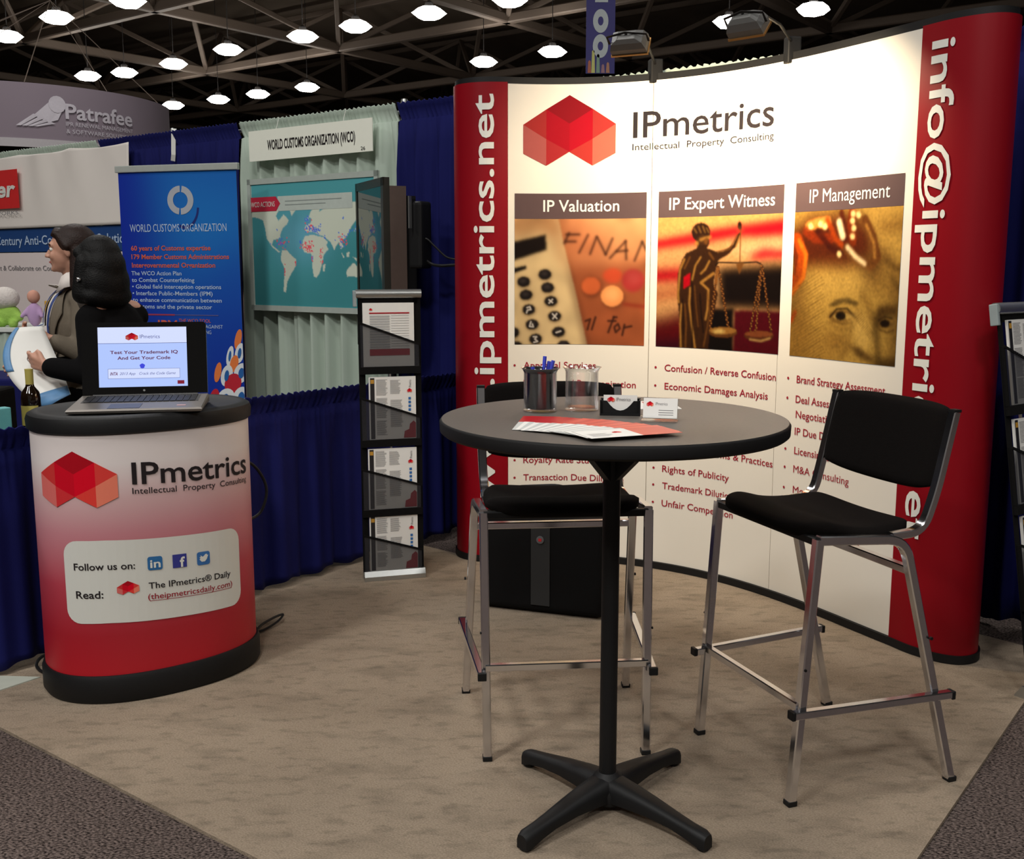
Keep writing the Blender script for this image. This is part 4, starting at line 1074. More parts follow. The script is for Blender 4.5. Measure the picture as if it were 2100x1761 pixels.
# fan of brochures
M_glare = mat('brochure_glare', (214, 82, 66), .4, var=.04); M_deep = mat('brochure_crimson', (186, 24, 34), .4, var=.04); M_glare_dim = mat('brochure_glare_dim', (196, 60, 52), .4, var=.04)  # right leaves: glare painted into the red, alternate ones darker to set them apart
NB = 20; M_paper_shaded = mat('paper_shaded', (196, 198, 194), .6, var=.02)  # every other leaf greyer, edge shading put into the paper colour
for k in range(NB):
    t = k / (NB - 1); a0 = math.atan2(.99, .12); a1 = math.atan2(.376, .927); a = a0 + (a1 - a0) * t ** 1.05
    d = Vector((math.cos(a), math.sin(a), 0)); n = Vector((d.y, -d.x, 0)); c0 = Vector((0.0, 2.56, 0)).lerp(Vector((.145, 2.466, 0)), t)
    jit = random.uniform(-.007, .007); z = TZ + .0016 + k * .0005
    ords = ['second', 'third', 'fourth', 'fifth', 'sixth', 'seventh', 'eighth', 'ninth', 'tenth']
    if k == 0: lab = 'bottommost white brochure at the far left of the fan, its red end pointing back'
    elif k == NB - 1: lab = 'topmost brochure of the fan, fully seen, its red right end paled by glare'
    elif k < 10: lab = '%s brochure from the left end of the fan on the bar table' % ords[k - 1]
    else: lab = '%s brochure from the right end of the fan on the bar table' % ords[NB - 2 - k]
    a += random.uniform(-.012, .012)
    e = empty('fan_brochure', (c0.x, c0.y, z), a, lab, 'brochure', 'fanned brochures on the bar table')
    Lb, Wb = .24, .10; e.rotation_euler.x = .011 if k else 0
    MB().box((Lb * .28 + jit, -Wb / 2, 0), (Lb * .56, Wb, .0004)).build('white_leaf', M_paper if k % 2 or k == NB - 1 else M_paper_shaded, e)
    MB().box((Lb * .78 + jit, -Wb / 2, 0), (Lb * .44, Wb, .0004)).build('red_leaf', (M_glare_dim if k % 2 else M_glare) if k >= 7 else M_deep, e)
    if k == NB - 1:
        LP_ = Plane((0, -Wb, .0003), (1, 0, 0), (0, 1, 0)); logo('logo', LP_, e, .080, .104, .050, .068, .0003)
        mb = MB()
        for q in range(5): quadpatch(mb, LP_, .012, .055 + (q % 3) * .008, .020 + q * .008, .0215 + q * .008, .0003)
        raw('printed_text', mb, M_grey_ink, e)

# ------------------------------------------------------------------ bar stools
M_seat = mat('stool_fabric', (17, 14, 13), .95, var=.2, scale=180, bump=.3, bscale=700, spec=.08)


def make_stool(c, fwd, half, label):
    e = empty('bar_stool', (c[0], c[1], 0), math.atan2(fwd[1], fwd[0]), label, 'stool')
    w_ = .026
    for s_ in (-1, 1):
        # front leg: from foot to front top; side rail and rear leg in one bent tube
        MB().sq([(.262, .246 * s_, .012), (.212, .252 * s_, .765)], w_, w_, up=(1, 0, 0)).build('front_leg', M_chrome, e)
        path = fillet([(.212, .252 * s_, .762), (-.07, .262 * s_, .742), (-.262, .287 * s_, .012)], .06, 6)
        MB().sq(path, w_, w_, up=(0, 1, 0)).build('rear_leg', M_chrome, e, True)
        path = fillet([(-.03, (half - .006) * s_, .752), (-.140, (half - .006) * s_, .756), (-.175, half * s_, .87), (-.225, half * s_, 1.092)], .06, 6)
        MB().sq(path, .022, .028, up=(0, 1, 0)).build('back_post', M_chrome, e, True)
        MB().box((-.2255, half * s_, 1.096), (.024, .026, .008)).build('post_cap', M_black, e)
        MB().sq([(.275, .262 * s_, .274), (-.232, .300 * s_, .276)], .024, .022, up=(0, 0, 1)).build('foot_bar', M_chrome, e)
        for x, y in ((.281, .262), (-.238, .300)): MB().box((x, y * s_, .275), (.012, .027, .025), bev=.003).build('bar_cap', M_black, e)
        for x, y in ((.2624, .246), (-.2645, .2875)): MB().box((x, y * s_, .008), (.029, .029, .016), bev=.003).build('foot_cap', M_black, e)
        MB().tube([(.244, .262 * s_, .40), (.244, .266 * s_, .40)], .004, 8).tube([(-.16, .288 * s_, .45), (-.16, .295 * s_, .45)], .005, 8).build('bolt', M_black, e)
    MB().sq([(.250, -.250, .292), (.250, .250, .292)], .022, .022).build('front_foot_bar', M_chrome, e)
    MB().sq([(-.098, -.262, .648), (-.098, .262, .648)], .026, .022).build('rear_brace', M_chrome, e)
    MB().sq([(.212, -.250, .757), (.212, .250, .757)], .022, .022).build('front_brace', M_black, e)
    def pad(nx, ny, fn):
        V = [fn(-1 + 2 * i / nx, -1 + 2 * j / ny, top) for top in (1, 0) for i in range(nx + 1) for j in range(ny + 1)]
        N = (nx + 1) * (ny + 1); fs = []; I = lambda i, j: i * (ny + 1) + j
        for i in range(nx):
            for j in range(ny):
                fs.append((I(i, j), I(i + 1, j), I(i + 1, j + 1), I(i, j + 1))); fs.append((N + I(i, j), N + I(i, j + 1), N + I(i + 1, j + 1), N + I(i + 1, j)))
        B = [I(i, 0) for i in range(nx)] + [I(nx, j) for j in range(ny)] + [I(i, ny) for i in range(nx, 0, -1)] + [I(0, j) for j in range(ny, 0, -1)]
        for a_, b_ in zip(B, B[1:] + B[:1]): fs.append((a_, b_, N + b_, N + a_))
        mb = MB(); mb.add(V, fs); return mb
    def seatf(u, v, top):
        x0, x1, yy = -.155, .246, .237
        x = (x0 + x1) / 2 + (x1 - x0) / 2 * u * math.sqrt(1 - .26 * v ** 4 * u * u); y = yy * v * math.sqrt(1 - .26 * u ** 4 * v * v)
        ed = max(0, (1 - abs(u) ** 6) * (1 - abs(v) ** 6)) ** .4
        mid = .754 + .035 * x - .010 * math.cos((u + .25) * 2.4) + .014 * v * v * (.6 - .4 * u) + .010 * math.exp(-((u - .6) / .3) ** 2)
        return (x, y, mid + (.010 + .016 * ed if top else -.008 - .022 * ed * (1 - .3 * v * v)))
    pad(28, 28, seatf).build('seat', M_seat, e, True, angle=70)
    def backf(u, v, top):
        y = (half - .004) * u * math.sqrt(1 - .16 * v ** 4 * u * u); z = .988 + .120 * v * math.sqrt(1 - .16 * u ** 4 * v * v) - (.014 * (1 - u * u) if v < 0 else 0) * abs(v)
        lean = -.225 + (1.092 - z) * .225; ed = max(0, (1 - abs(u) ** 8) * (1 - abs(v) ** 8)) ** .4; bow = -.028 * (1 - u * u)
        return (lean + bow + (.008 + .014 * ed if top else -.006 - .010 * ed), y, z)
    pad(24, 20, backf).build('backrest', M_seat, e, True, angle=70)
    return e


make_stool((.94, 3.10), (-.935, -.354), .257, 'black padded chrome bar stool right of the table facing left')
make_stool((.146, 3.335), (.089, -.996), .232, 'black padded chrome bar stool behind the bar table facing the camera')

# black case standing behind the left stool
cs = empty('transit_case', (.160, 4.52, 0.001), math.atan2(-.175, .496), 'black soft transit case standing behind the rear stool', 'case')
MB().box((0, 0, .222), (.56, .22, .43), bev=.035).build('body', M_blackmat, cs, True)
MB().box((0.0, -.113, .222), (.085, .006, .36)).build('front_band', mat('case_band', (30, 30, 30), .7), cs)
bg = MB().lathe([(.017, 0), (.017, .004), (.013, .0045), (.001, .0045)], n=20).build('badge_ring', mat('badge_grey', (90, 90, 92), .4), cs)
bg.rotation_euler = (math.pi / 2, 0, 0); bg.location = (0, -.117, .335)
raw('badge_mark', MB().box((0, -.1225, .335), (.014, .001, .012)), mat('badge_red', (180, 30, 40), .4), cs)
MB().tube(fillet([(-.13, 0, .43), (-.12, 0, .475), (.12, 0, .475), (.13, 0, .43)], .03), .012, 8).build('handle', M_black, cs, True)
MB().tube(fillet([(-.2, .06, .43), (-.18, .05, .52), (.05, .02, .55), (.2, .0, .50), (.24, .0, .43)], .05), .008, 8).build('strap', M_black, cs, True)

# ------------------------------------------------------------------ neighbouring booth: banners, sign and map
WT = Plane(wp(0, 0, .06), WD, (0, 0, 1), WN)
def board(name, t0, t1, z0, z1, off, th, m_, parent): 
    S = Plane(wp(0, 0, off), WD, (0, 0, 1), WN)
    mb = MB(); mb.add([S.at(a, b, c_) for c_ in (0, -th) for a, b in ((t0, z0), (t1, z0), (t1, z1), (t0, z1))], [(0, 1, 2, 3), (4, 7, 6, 5), (0, 4, 5, 1), (1, 5, 6, 2), (2, 6, 7, 3), (3, 7, 4, 0)])
    return mb.build(name, m_, parent), S
# booth sign
sg = empty('booth_sign', (0, 0, 0), 0, 'white booth name sign hanging on the grey drape', 'sign')
_, S = board('panel', -1.862, -.755, 2.158, 2.347, .07, .006, mat('sign_white', (238, 240, 226), .5, var=.02), sg)
flat_text('lettering', S, M_lettd, sg, 'WORLD CUSTOMS ORGANIZATION (WCO)', -1.682, -.896, 2.222, .062, off=.002, bold=.02)
flat_text('lettering', S, M_lettd, sg, '26', -.850, -.815, 2.168, .022, off=.002)
for t_ in (-1.6, -1.0): MB().tube([wp(t_, 2.34, .066), wp(t_, 2.42, .04)], .002, 5).build('hanger', M_lettw, sg)

# map poster
mp = empty('map_poster', (0, 0, 0), 0, 'framed teal world map poster hanging on the grey drape', 'poster')
mt0, mt1, mz0, mz1 = -1.888, -.714, 1.205, 2.046
_, S = board('backing', mt0, mt1, mz0, mz1, .07, .012, mat('poster_edge', (196, 204, 194), .5), mp)
q = [(105, 235), (1575, 140), (1625, 1770), (135, 1650)]
p = Paint(210, 160, q, (58, 120, 126))
p.poly([(90, 200), (1700, 100), (1700, 420), (90, 520)], (62, 124, 130), 1, 10)
p.poly([(400, 600), (1000, 560), (1050, 1100), (420, 1100)], (84, 138, 158), .8, 16)
p.poly([(1150, 900), (1700, 860), (1700, 1800), (120, 1800), (120, 1350), (900, 1400)], (48, 106, 110), .8, 16)
LD = (164, 170, 156)
for pts in ([(110, 500), (160, 470), (270, 510), (340, 500), (430, 520), (390, 600), (420, 660), (470, 600), (480, 580), (540, 650), (520, 700), (470, 740), (440, 820), (440, 860), (400, 870), (360, 880), (340, 940), (420, 1010), (440, 1020), (420, 1030), (340, 960), (280, 860), (265, 750), (240, 650), (180, 620), (110, 610)],
            [(530, 410), (670, 400), (670, 470), (620, 540), (575, 600), (550, 520)],
            [(460, 1010), (520, 1010), (580, 1080), (630, 1120), (620, 1200), (560, 1300), (520, 1380), (500, 1510), (475, 1500), (480, 1380), (490, 1230), (445, 1120), (450, 1050)],
            [(740, 840), (840, 830), (900, 850), (960, 860), (1010, 920), (990, 960), (1020, 1000), (960, 1080), (940, 1180), (910, 1290), (870, 1345), (840, 1330), (820, 1200), (830, 1100), (800, 1050), (730, 1040), (700, 980), (710, 890)],
            [(760, 800), (730, 770), (740, 720), (800, 690), (820, 640), (780, 620), (800, 560), (860, 480), (920, 510), (900, 560), (1000, 490), (1100, 450), (1180, 390), (1250, 440), (1400, 440), (1480, 480), (1450, 560), (1380, 600), (1360, 660), (1300, 740), (1260, 820), (1240, 870), (1180, 900), (1200, 980), (1170, 1010), (1150, 920), (1110, 970), (1090, 1020), (1050, 930), (1010, 890), (960, 850), (900, 830), (850, 800), (800, 790)],
            [(1240, 1290), (1260, 1250), (1330, 1180), (1370, 1220), (1410, 1310), (1400, 1370), (1340, 1350), (1290, 1340), (1250, 1350)],
            [(1170, 1030), (1220, 1120), (1200, 1110)], [(1240, 1060), (1280, 1040), (1270, 1110), (1240, 1110)], [(1320, 1110), (1400, 1140), (1380, 1170)], [(950, 1200), (985, 1180), (970, 1270), (950, 1270)], [(1330, 800), (1360, 740), (1350, 800)], [(740, 650), (770, 610), (780, 660)], [(300, 430), (420, 420), (440, 470), (330, 480)], [(1450, 600), (1440, 680), (1430, 640)]):
    p.poly(pts, LD, 1, .5)
rr = random.Random(3)
for cx_, cy_, rx_, ry_, n_, cols in ((450, 930, 70, 60, 34, 'rb'), (790, 740, 60, 60, 30, 'rb'), (870, 770, 60, 60, 34, 'bb'), (770, 980, 70, 70, 46, 'rr'), (930, 1080, 20, 100, 18, 'r'), (1200, 900, 60, 90, 34, 'rb'), (680, 910, 16, 30, 6, 'b'), (820, 1110, 12, 60, 8, 'rb'), (490, 1250, 8, 60, 6, 'r'), (620, 1150, 10, 30, 4, 'r'), (760, 640, 30, 50, 12, 'b'), (1320, 770, 40, 40, 8, 'b'), (980, 870, 10, 20, 4, 'b'), (1200, 640, 8, 20, 3, 'b'), (400, 760, 8, 14, 2, 'b')):
    for _ in range(n_):
        c_ = rr.choice(cols); p.ell((cx_ + rr.gauss(0, rx_ * .5), cy_ + rr.gauss(0, ry_ * .5)), 7, 10, (190, 62, 78) if c_ == 'r' else (62, 98, 176), .9, .3)
p.build('map_print', S, mp, M_pic, mt0 + .035, mt1 - .035, mz0 + .035, mz1 - .035, .002, 1.7)
mb = MB()
for a, b, c_, d_ in ((mt0, mt1, mz0, mz0 + .035), (mt0, mt1, mz1 - .035, mz1)):
    mb.add([S.at(x, z, o_) for o_ in (.008, 0) for x, z in ((a, c_), (b, c_), (b, d_), (a, d_))], [(0, 1, 2, 3), (4, 7, 6, 5), (0, 4, 5, 1), (1, 5, 6, 2), (2, 6, 7, 3), (3, 7, 4, 0)])
mb.add([S.at(x, z, o_) for o_ in (.008, 0) for x, z in ((mt0, mz0), (mt0 + .03, mz0), (mt0 + .03, mz1), (mt0, mz1))], [(0, 1, 2, 3), (4, 7, 6, 5), (0, 4, 5, 1), (1, 5, 6, 2), (2, 6, 7, 3), (3, 7, 4, 0)])
mb.add([S.at(x, z, o_) for o_ in (.008, 0) for x, z in ((mt1 - .03, mz0), (mt1, mz0), (mt1, mz1), (mt1 - .03, mz1))], [(0, 1, 2, 3), (4, 7, 6, 5), (0, 4, 5, 1), (1, 5, 6, 2), (2, 6, 7, 3), (3, 7, 4, 0)])
mb.build('frame', mat('pale_frame', (186, 196, 188), .4, .2), mp)
raw('title_strip', quadpatch(MB(), S, -1.60, -.93, 1.838, 1.930, .003), mat('title_white', (188, 198, 190), .5), mp)
mb = MB(); polypatch(mb, S, [(-1.885, 1.84), (-1.615, 1.84), (-1.575, 1.885), (-1.615, 1.93), (-1.885, 1.93)], .004); polypatch(mb, S, [(-1.885, 1.84), (-1.865, 1.84), (-1.885, 1.80)], .0041); raw('title_arrow', mb, mat('title_red', (188, 36, 62), .5), mp)
flat_text('lettering', S, M_lettw, mp, 'WCO ACTIONS', -1.855, -1.625, 1.868, .034, off=.006)
mb = MB()
quadpatch(mb, S, -1.53, -1.02, 1.895, 1.9, .004); quadpatch(mb, S, -1.53, -1.16, 1.872, 1.877, .004); raw('printed_text', mb, mat('thin_ink', (140, 150, 146), .5), mp)

# blue stand banner
bb = empty('stand_banner', (0, 0, 0), 0, 'blue stand up banner with a grey ring emblem beside the grey drape', 'banner')
bt0, bt1, bz0, bz1 = -2.872, -1.665, .08, 2.10
BPL = Vector((-2.505, 6.90, 0)); BPR = Vector((-1.692, 6.66, 0)); BD = (BPR - BPL).normalized(); BN = Vector((BD.y, -BD.x, 0)); BKX = (BPR - BPL).length / (bt1 - bt0)
class ScaledPlane:
    def at(s, a, b, off=0.0): return BPL + BD * ((a - bt0) * BKX) + BN * off + Vector((0, 0, 1.5 + (b - 1.5) * .965))
S = ScaledPlane(); BA = math.atan2(BD.y, BD.x)
p = Paint(60, 90, [(0, 0), (1, 0), (1, 1), (0, 1)], (22, 44, 150))
p.poly([(.25, 0), (1, 0), (1, .30), (.35, .45)], (30, 96, 176), 1, 8)
p.poly([(.45, .05), (1, .1), (1, .25), (.6, .35)], (34, 116, 190), .8, 6)
p.poly([(.3, .35), (1, .25), (1, .55), (.5, .6)], (28, 84, 172), .8, 8)
p.poly([(0, .45), (1, .45), (1, .7), (0, .7)], (24, 56, 156), .6, 6)
p.poly([(.3, .6), (.62, .42), (.7, .62), (.5, .8)], (40, 90, 150), .25, 2)
p.build('print', S, bb, M_pic, bt0, bt1, bz0, bz1, .002)
MB().add([S.at(a, b, c_) for c_ in (0, -.003) for a, b in ((bt0, bz0), (bt1, bz0), (bt1, bz1), (bt0, bz1))], [(0, 1, 2, 3), (4, 7, 6, 5), (0, 4, 5, 1), (1, 5, 6, 2), (2, 6, 7, 3), (3, 7, 4, 0)]).build('back_sheet', mat('banner_back', (60, 62, 70), .7), bb)
BM = (BPL + BPR) / 2
MB().box(BM + Vector((0, 0, 2.098)), (.88, .03, .042), rz=BA, bev=.006).build('top_bar', mat('banner_bar', (190, 196, 190), .35, .4), bb)
MB().box(BM + Vector((0, 0, .065)), (.90, .2, .12), rz=BA, bev=.015).build('base', M_alu, bb)
MB().tube([BM - BN * .03 + Vector((0, 0, .1)), BM - BN * .015 + Vector((0, 0, 2.09))], .01, 8).build('pole', M_alu, bb, True)
M_ringg = mat('ring_grey', (168, 172, 180), .5); M_tor = mat('orange_lettering', (206, 92, 70), .5); M_tlb = mat('pale_lettering', (176, 196, 222), .5)
mb = MB(); n = 40
for k in range(n):
    if k in (9, 29): continue
    a = 2 * math.pi * k / n; b = 2 * math.pi * (k + 1) / n
    mb.add([S.at(-2.236 + r_ * 1.45 * math.cos(x), 1.915 + r_ * math.sin(x), .004) for r_, x in ((.052, a), (.092, a), (.092, b), (.052, b))], [(0, 1, 2, 3)])
raw('emblem', mb, M_ringg, bb)
mb = MB()
for k in range(18):
    a = -2.0 + 1.9 * k / 18; b = -2.0 + 1.9 * (k + 1) / 18; mb.add([S.at(-2.20 + r_ * math.cos(x), 1.88 + r_ * math.sin(x), .003) for r_, x in ((.13, a), (.15, a), (.15, b), (.13, b))], [(0, 1, 2, 3)])
raw('emblem_swoosh', mb, mat('swoosh_navy', (14, 34, 110), .5), bb)
flat_text('lettering', S, M_tlb, bb, 'WORLD CUSTOMS ORGANIZATION', -2.776, -1.782, 1.69 + .025, .052, off=.004)
for i, (t, e_, z) in enumerate((('60 years of Customs expertise', -1.95, 1.606), ('179 Member Customs Administrations', -1.768, 1.550), ('Intergovernmental Organization', -1.91, 1.495))):
    flat_text('lettering', S, M_tor, bb, t, -2.775, e_, z - .012, .032, off=.004, bold=.02)
for i, (t, e_) in enumerate((('The WCO Action Plan', -2.26), ('to Combat Counterfeiting', -2.13), ('\u2022 Global field interception operations', -1.86), ('\u2022 Interface Public-Members (IPM)', -1.95), ('to enhance communication between', -1.86), ('Customs and the private sector', -1.96))):
    flat_text('lettering', S, M_tlb, bb, t, -2.785, e_, 1.432 - i * .0437 + .03 * 0, .028, off=.004, bold=.01)
raw('red_rule', quadpatch(MB(), S, -2.785, -2.35, 1.168, 1.178, .004), mat('rule_red', (150, 50, 80), .5), bb)
raw('fade_rule', quadpatch(MB(), S, -2.35, -1.9, 1.170, 1.176, .004), mat('rule_fade', (86, 84, 140), .5), bb)
mb = MB(); mb.add([S.at(-2.69 + .052 * math.cos(a), 1.105 + .052 * math.sin(a), .004) for a in np.linspace(0, 6.283, 25)[:-1]], [tuple(range(24))]); raw('globe_emblem', mb, mat('globe_blue', (120, 160, 210), .5), bb)
mb = MB()
for k in range(16):
    a = math.pi * (1.02 + .96 * k / 16); b = math.pi * (1.02 + .96 * (k + 1) / 16); mb.add([S.at(-2.69 + r_ * math.cos(x), 1.115 + r_ * math.sin(x), .005) for r_, x in ((.062, a), (.088, a), (.088, b), (.062, b))], [(0, 1, 2, 3)])
raw('emblem_hands', mb, M_ringg, bb)
flat_text('lettering', S, M_tor, bb, 'IPM', -2.53, -2.33, 1.07, .07, off=.004, bold=.02)
for t, z in (('THE WCO TOOL', 1.125), ('IN THE FIGHT AGAINST', 1.088), ('COUNTERFEITING', 1.051)): flat_text('lettering', S, M_tlb if z < 1.1 else M_tor, bb, t, -2.31, -1.86 if 'FIGHT' in t else -1.98, z, .024, off=.004)
# fan of badge discs in the lower right corner
mb = MB(); cols = [mat('disc_white', (214, 220, 224), .5), mat('disc_red', (184, 30, 48), .5), mat('disc_orange', (222, 120, 60), .5), mat('disc_blue', (30, 92, 160), .5)]
discs = [(-1.71, 1.02, .02, .07, 2), (-1.70, .93, .028, .07, 0), (-1.80, .91, .02, .07, 0), (-1.76, .86, .025, .06, 2), (-1.69, .80, .045, .07, 0), (-1.84, .78, .035, .075, 0), (-1.93, .80, .02, .07, 2), (-1.78, .73, .05, .07, 1), (-1.70, .64, .05, .075, 0), (-1.86, .62, .055, .08, 0), (-1.98, .62, .03, .075, 1), (-1.77, .55, .05, .06, 1), (-1.92, .48, .06, .08, 0), (-1.71, .45, .05, .08, 0), (-2.03, .50, .03, .06, 0)]
for k, (a, z, rx_, rz_, ci) in enumerate(discs):
    mb.cur = ci; pts = []
    for x in np.linspace(0, 6.283, 21)[:-1]:
        dx = 1.7 * rx_ * math.cos(x) + .3 * rz_ * math.sin(x); pts.append(S.at(min(bt1 - .002, a + dx), z + rz_ * .95 * math.sin(x), .003 + k * .0001))
    mb.add(pts, [tuple(range(20))])
    if ci == 0:
        mb.cur = 3; mb.add([S.at(min(bt1 - .002, a + .5 * (1.3 * rx_ * math.cos(x) + .25 * rz_ * math.sin(x))), z + rz_ * .5 * math.sin(x), .005 + k * .0001) for x in np.linspace(0, 6.283, 13)[:-1]], [tuple(range(12))])
raw('printed_discs', mb, cols, bb)

# white cloth banner, blue strip banner and lower banner at far left
wb = empty('white_banner', (0, 0, 0), 0, 'white cloth banner with a cut red box at far left', 'banner')
S = Plane(wp(0, 0, .06), WD, (0, 0, 1), WN)
V = []; nx, nz = 90, 24
for j in range(nz + 1):
    z = 1.795 + (2.375 - 1.795) * j / nz
    for i in range(nx + 1):
        t = -6.2 + (-3.19 + 6.2) * i / nx + (-.04 * (1 - j / nz)); k = (z - 1.795) / .58
        sag = .018 * k * math.sin(t * 8 + 2 * math.sin(t * 3)) * (.3 + .7 * abs(math.sin(t * 4.2 + k * 2)))
        V.append(S.at(t, z + (.015 * abs(math.sin(t * 4.0)) * -1 if j == nz else 0), .012 + sag))
me = bpy.data.meshes.new('cloth'); me.from_pydata(V, [], [(j * (nx + 1) + i, j * (nx + 1) + i + 1, (j + 1) * (nx + 1) + i + 1, (j + 1) * (nx + 1) + i) for j in range(nz) for i in range(nx)]); me.update()
o = link('cloth', me, mat('banner_cloth', (226, 219, 212), .7, var=.03, scale=4), wb, True); o.modifiers.new('t', 'SOLIDIFY').thickness = .003
raw('red_box', quadpatch(MB(), S, -5.8, -4.70, 1.955, 2.262, .036), mat('banner_red', (206, 44, 44), .5), wb)
flat_text('lettering', S, M_lettw, wb, 'er', -5.045, -4.74, 2.05, .13, off=.040, bold=.03, shear=.15)
flat_text('lettering', S, M_grey_ink, wb, 'NETWORKS', -5.3, -4.72, 1.905, .03, off=.04)
sb = empty('strip_banner', (0, 0, 0), 0, 'blue strip banner with white lettering behind the two women', 'banner')
board('sheet', -6.3, -3.24, 1.605, 1.79, .055, .003, mat('strip_blue', (30, 66, 122), .5, var=.06, scale=2), sb)
S = Plane(wp(0, 0, .056), WD, (0, 0, 1), WN)
flat_text('lettering', S, M_tlb, sb, '21st Century Anti-Counterfeiting Solution', -5.45, -3.26, 1.662, .075, off=.003, bold=.01)
lb = empty('lower_banner', (0, 0, 0), 0, 'pale lower banner with grey line of text under the blue strip', 'banner')
board('sheet', -6.3, -3.28, .95, 1.598, .055, .003, mat('pale_banner', (226, 214, 212), .5, var=.02), lb)
flat_text('lettering', S, M_grey_ink, lb, 'Connect & Collaborate on Counterfeiting', -5.42, -3.98, 1.455, .042, off=.003)

# television leaning on a stand beside the map, seen nearly edge on
ta = Vector((-.70, 5.93, 0)); tb_ = Vector((-.935, 6.47, 0)); td = (tb_ - ta).normalized(); tn = Vector((-td.y, td.x, 0)); tn = tn if tn.x < 0 else -tn
tv = empty('television', (0, 0, 0), 0, 'black flat television seen nearly edge on, reflecting the map', 'television')
TL_ = (tb_ - ta).length
TP = Plane(ta, td, (0, 0, 1), tn)
def tbox(mb, a0, a1, z0, z1, o0, o1):
    mb.add([TP.at(a, z, o_) for o_ in (o0, o1) for a, z in ((a0, z0), (a1, z0), (a1, z1), (a0, z1))], [(0, 1, 2, 3), (4, 7, 6, 5), (0, 4, 5, 1), (1, 5, 6, 2), (2, 6, 7, 3), (3, 7, 4, 0)]); return mb
M_tvf = mat('tv_bezel', (44, 44, 38), .35); M_tvb = mat('tv_back', (86, 70, 62), .6); 
tbox(MB(), 0, TL_, 1.02, 1.975, -.03, 0).build('body', M_tvf, tv)
mb = MB(); tbox(mb, 0, .045, 1.02, 1.975, 0, .008); tbox(mb, TL_ - .045, TL_, 1.02, 1.975, 0, .008); tbox(mb, 0, TL_, 1.93, 1.975, 0, .008); tbox(mb, 0, TL_, 1.02, 1.065, 0, .008); mb.build('bezel', M_tvf, tv)
m = mat('tv_glass', (10, 12, 14), .03, var=.0, spec=1.0); m.node_tree.nodes['Principled BSDF'].inputs['IOR'].default_value = 1.9
tbox(MB(), .045, TL_ - .045, 1.065, 1.93, .0, .003).build('screen', m, tv)
tbox(MB(), .0, TL_ - .06, 1.05, 1.93, -.125, -.03).build('back_cover', M_tvb, tv)
tbox(MB(), .03, TL_ - .1, 1.10, 1.88, -.19, -.125).build('rear_housing', M_black, tv)
MB().tube([ta + td * .3 - tn * .12 + Vector((0, 0, .02)), ta + td * .3 - tn * .12 + Vector((0, 0, 1.2))], .025, 12).build('stand_pole', M_black, tv, True)
MB().box(ta + td * .3 - tn * .10 + Vector((0, 0, .016)), (.45, .38, .03), rz=.6, bev=.01).build('stand_base', M_black, tv)
MB().box((-.50, 5.86, 1.66), (.09, .10, .36), rz=-.6, bev=.02).box((-.535, 5.84, 1.75), (.012, .03, .20), rz=-.6).build('speaker', M_black, tv)
MB().box((-.549, 5.80, 1.78), (.008, .02, .17), rz=-.6).build('speaker_trim', M_alu, tv)
cord('tv_cable', [(-.52, 5.84, 1.62), (-.505, 5.84, 1.585), (-.484, 5.84, 1.54), (-.44, 5.84, 1.505), (-.386, 5.82, 1.495), (-.33, 5.82, 1.498), (-.26, 5.80, 1.50)], .009, 'dark looped cable hanging between television and display wall')
cord('tv_cable', [(-.52, 5.84, 1.60), (-.47, 5.83, 1.64), (-.42, 5.82, 1.60), (-.36, 5.81, 1.545), (-.31, 5.81, 1.53), (-.26, 5.80, 1.525)], .006, 'thin upper cable between television and display wall')

# ------------------------------------------------------------------ far hanging signs
M_sign = mat('hang_sign_fabric', (124, 112, 122), .8, var=.06, scale=2)
hs = empty('hanging_round_sign', (0, 0, 0), 0, 'round dark grey hanging sign with white foot emblem at upper left', 'hanging sign')
cxs, cys, Rr = -7.5, 16.3, 2.3
ang = np.linspace(math.radians(180), math.radians(360 + 10), 60)
SG = Track([(cxs + Rr * math.cos(a), cys + Rr * math.sin(a)) for a in ang])
n = 60; R = []
for i in range(n + 1):
    q = SG.s[-1] * i / n; R.append([SG.at(q, 3.14), SG.at(q, 3.85), SG.at(q, 3.85, -.02), SG.at(q, 3.14, -.02)])
MB().rings(R).build('fabric_ring', M_sign, hs, True)
R = []
for i in range(n + 1):
    q = SG.s[-1] * i / n; R.append([SG.at(q, 3.03, .01), SG.at(q, 3.14, .01), SG.at(q, 3.14, -.02), SG.at(q, 3.03, -.02)])
MB().rings(R).build('lower_band', mat('band_white', (170, 165, 168), .6), hs, True)
def sg_s(px):   # helper arc position for a horizontal bearing x/y
    best = min(range(len(SG.s)), key=lambda i: abs(SG.p[i][0] / SG.p[i][1] - px) + (5 if SG.p[i][1] > cys else 0)); return SG.s[best]
b0, b1 = sg_s(-.406), sg_s(-.349)
M_sgl = mat('sign_light', (186, 180, 188), .6)
flat_text('lettering', SG, M_sgl, hs, 'Patrafee', b0, b1, 3.43, .20, off=.012, bold=.02, cut=.1)
for t, z in (('IPR RENEWAL MANAGEMENT', 3.335), ('& SOFTWARE SOLUTIONS', 3.24)): flat_text('lettering', SG, M_sgl, hs, t, b0, b1, z, .055, off=.012, cut=.1)
mb = MB(); f0 = b0 - .06
polypatch(mb, SG, [(f0 - .34, 3.44), (f0 - .10, 3.66), (f0 + .02, 3.66), (f0 + .04, 3.56), (f0 - .04, 3.40), (f0 - .16, 3.36)], .012)
for k in range(4): polypatch(mb, SG, [(f0 - .34 + k * .07, 3.46 - k * .03), (f0 - .28 + k * .07, 3.44 - k * .03), (f0 - .50 + k * .07, 3.30), (f0 - .56 + k * .07, 3.30)], .012)
mb.add([SG.at(f0 - .04 + .11 * math.cos(a), 3.60 + .11 * math.sin(a), .014) for a in np.linspace(0, 6.283, 17)[:-1]], [tuple(range(16))])
tag(raw('emblem', mb, M_sgl, hs), kind='stuff')
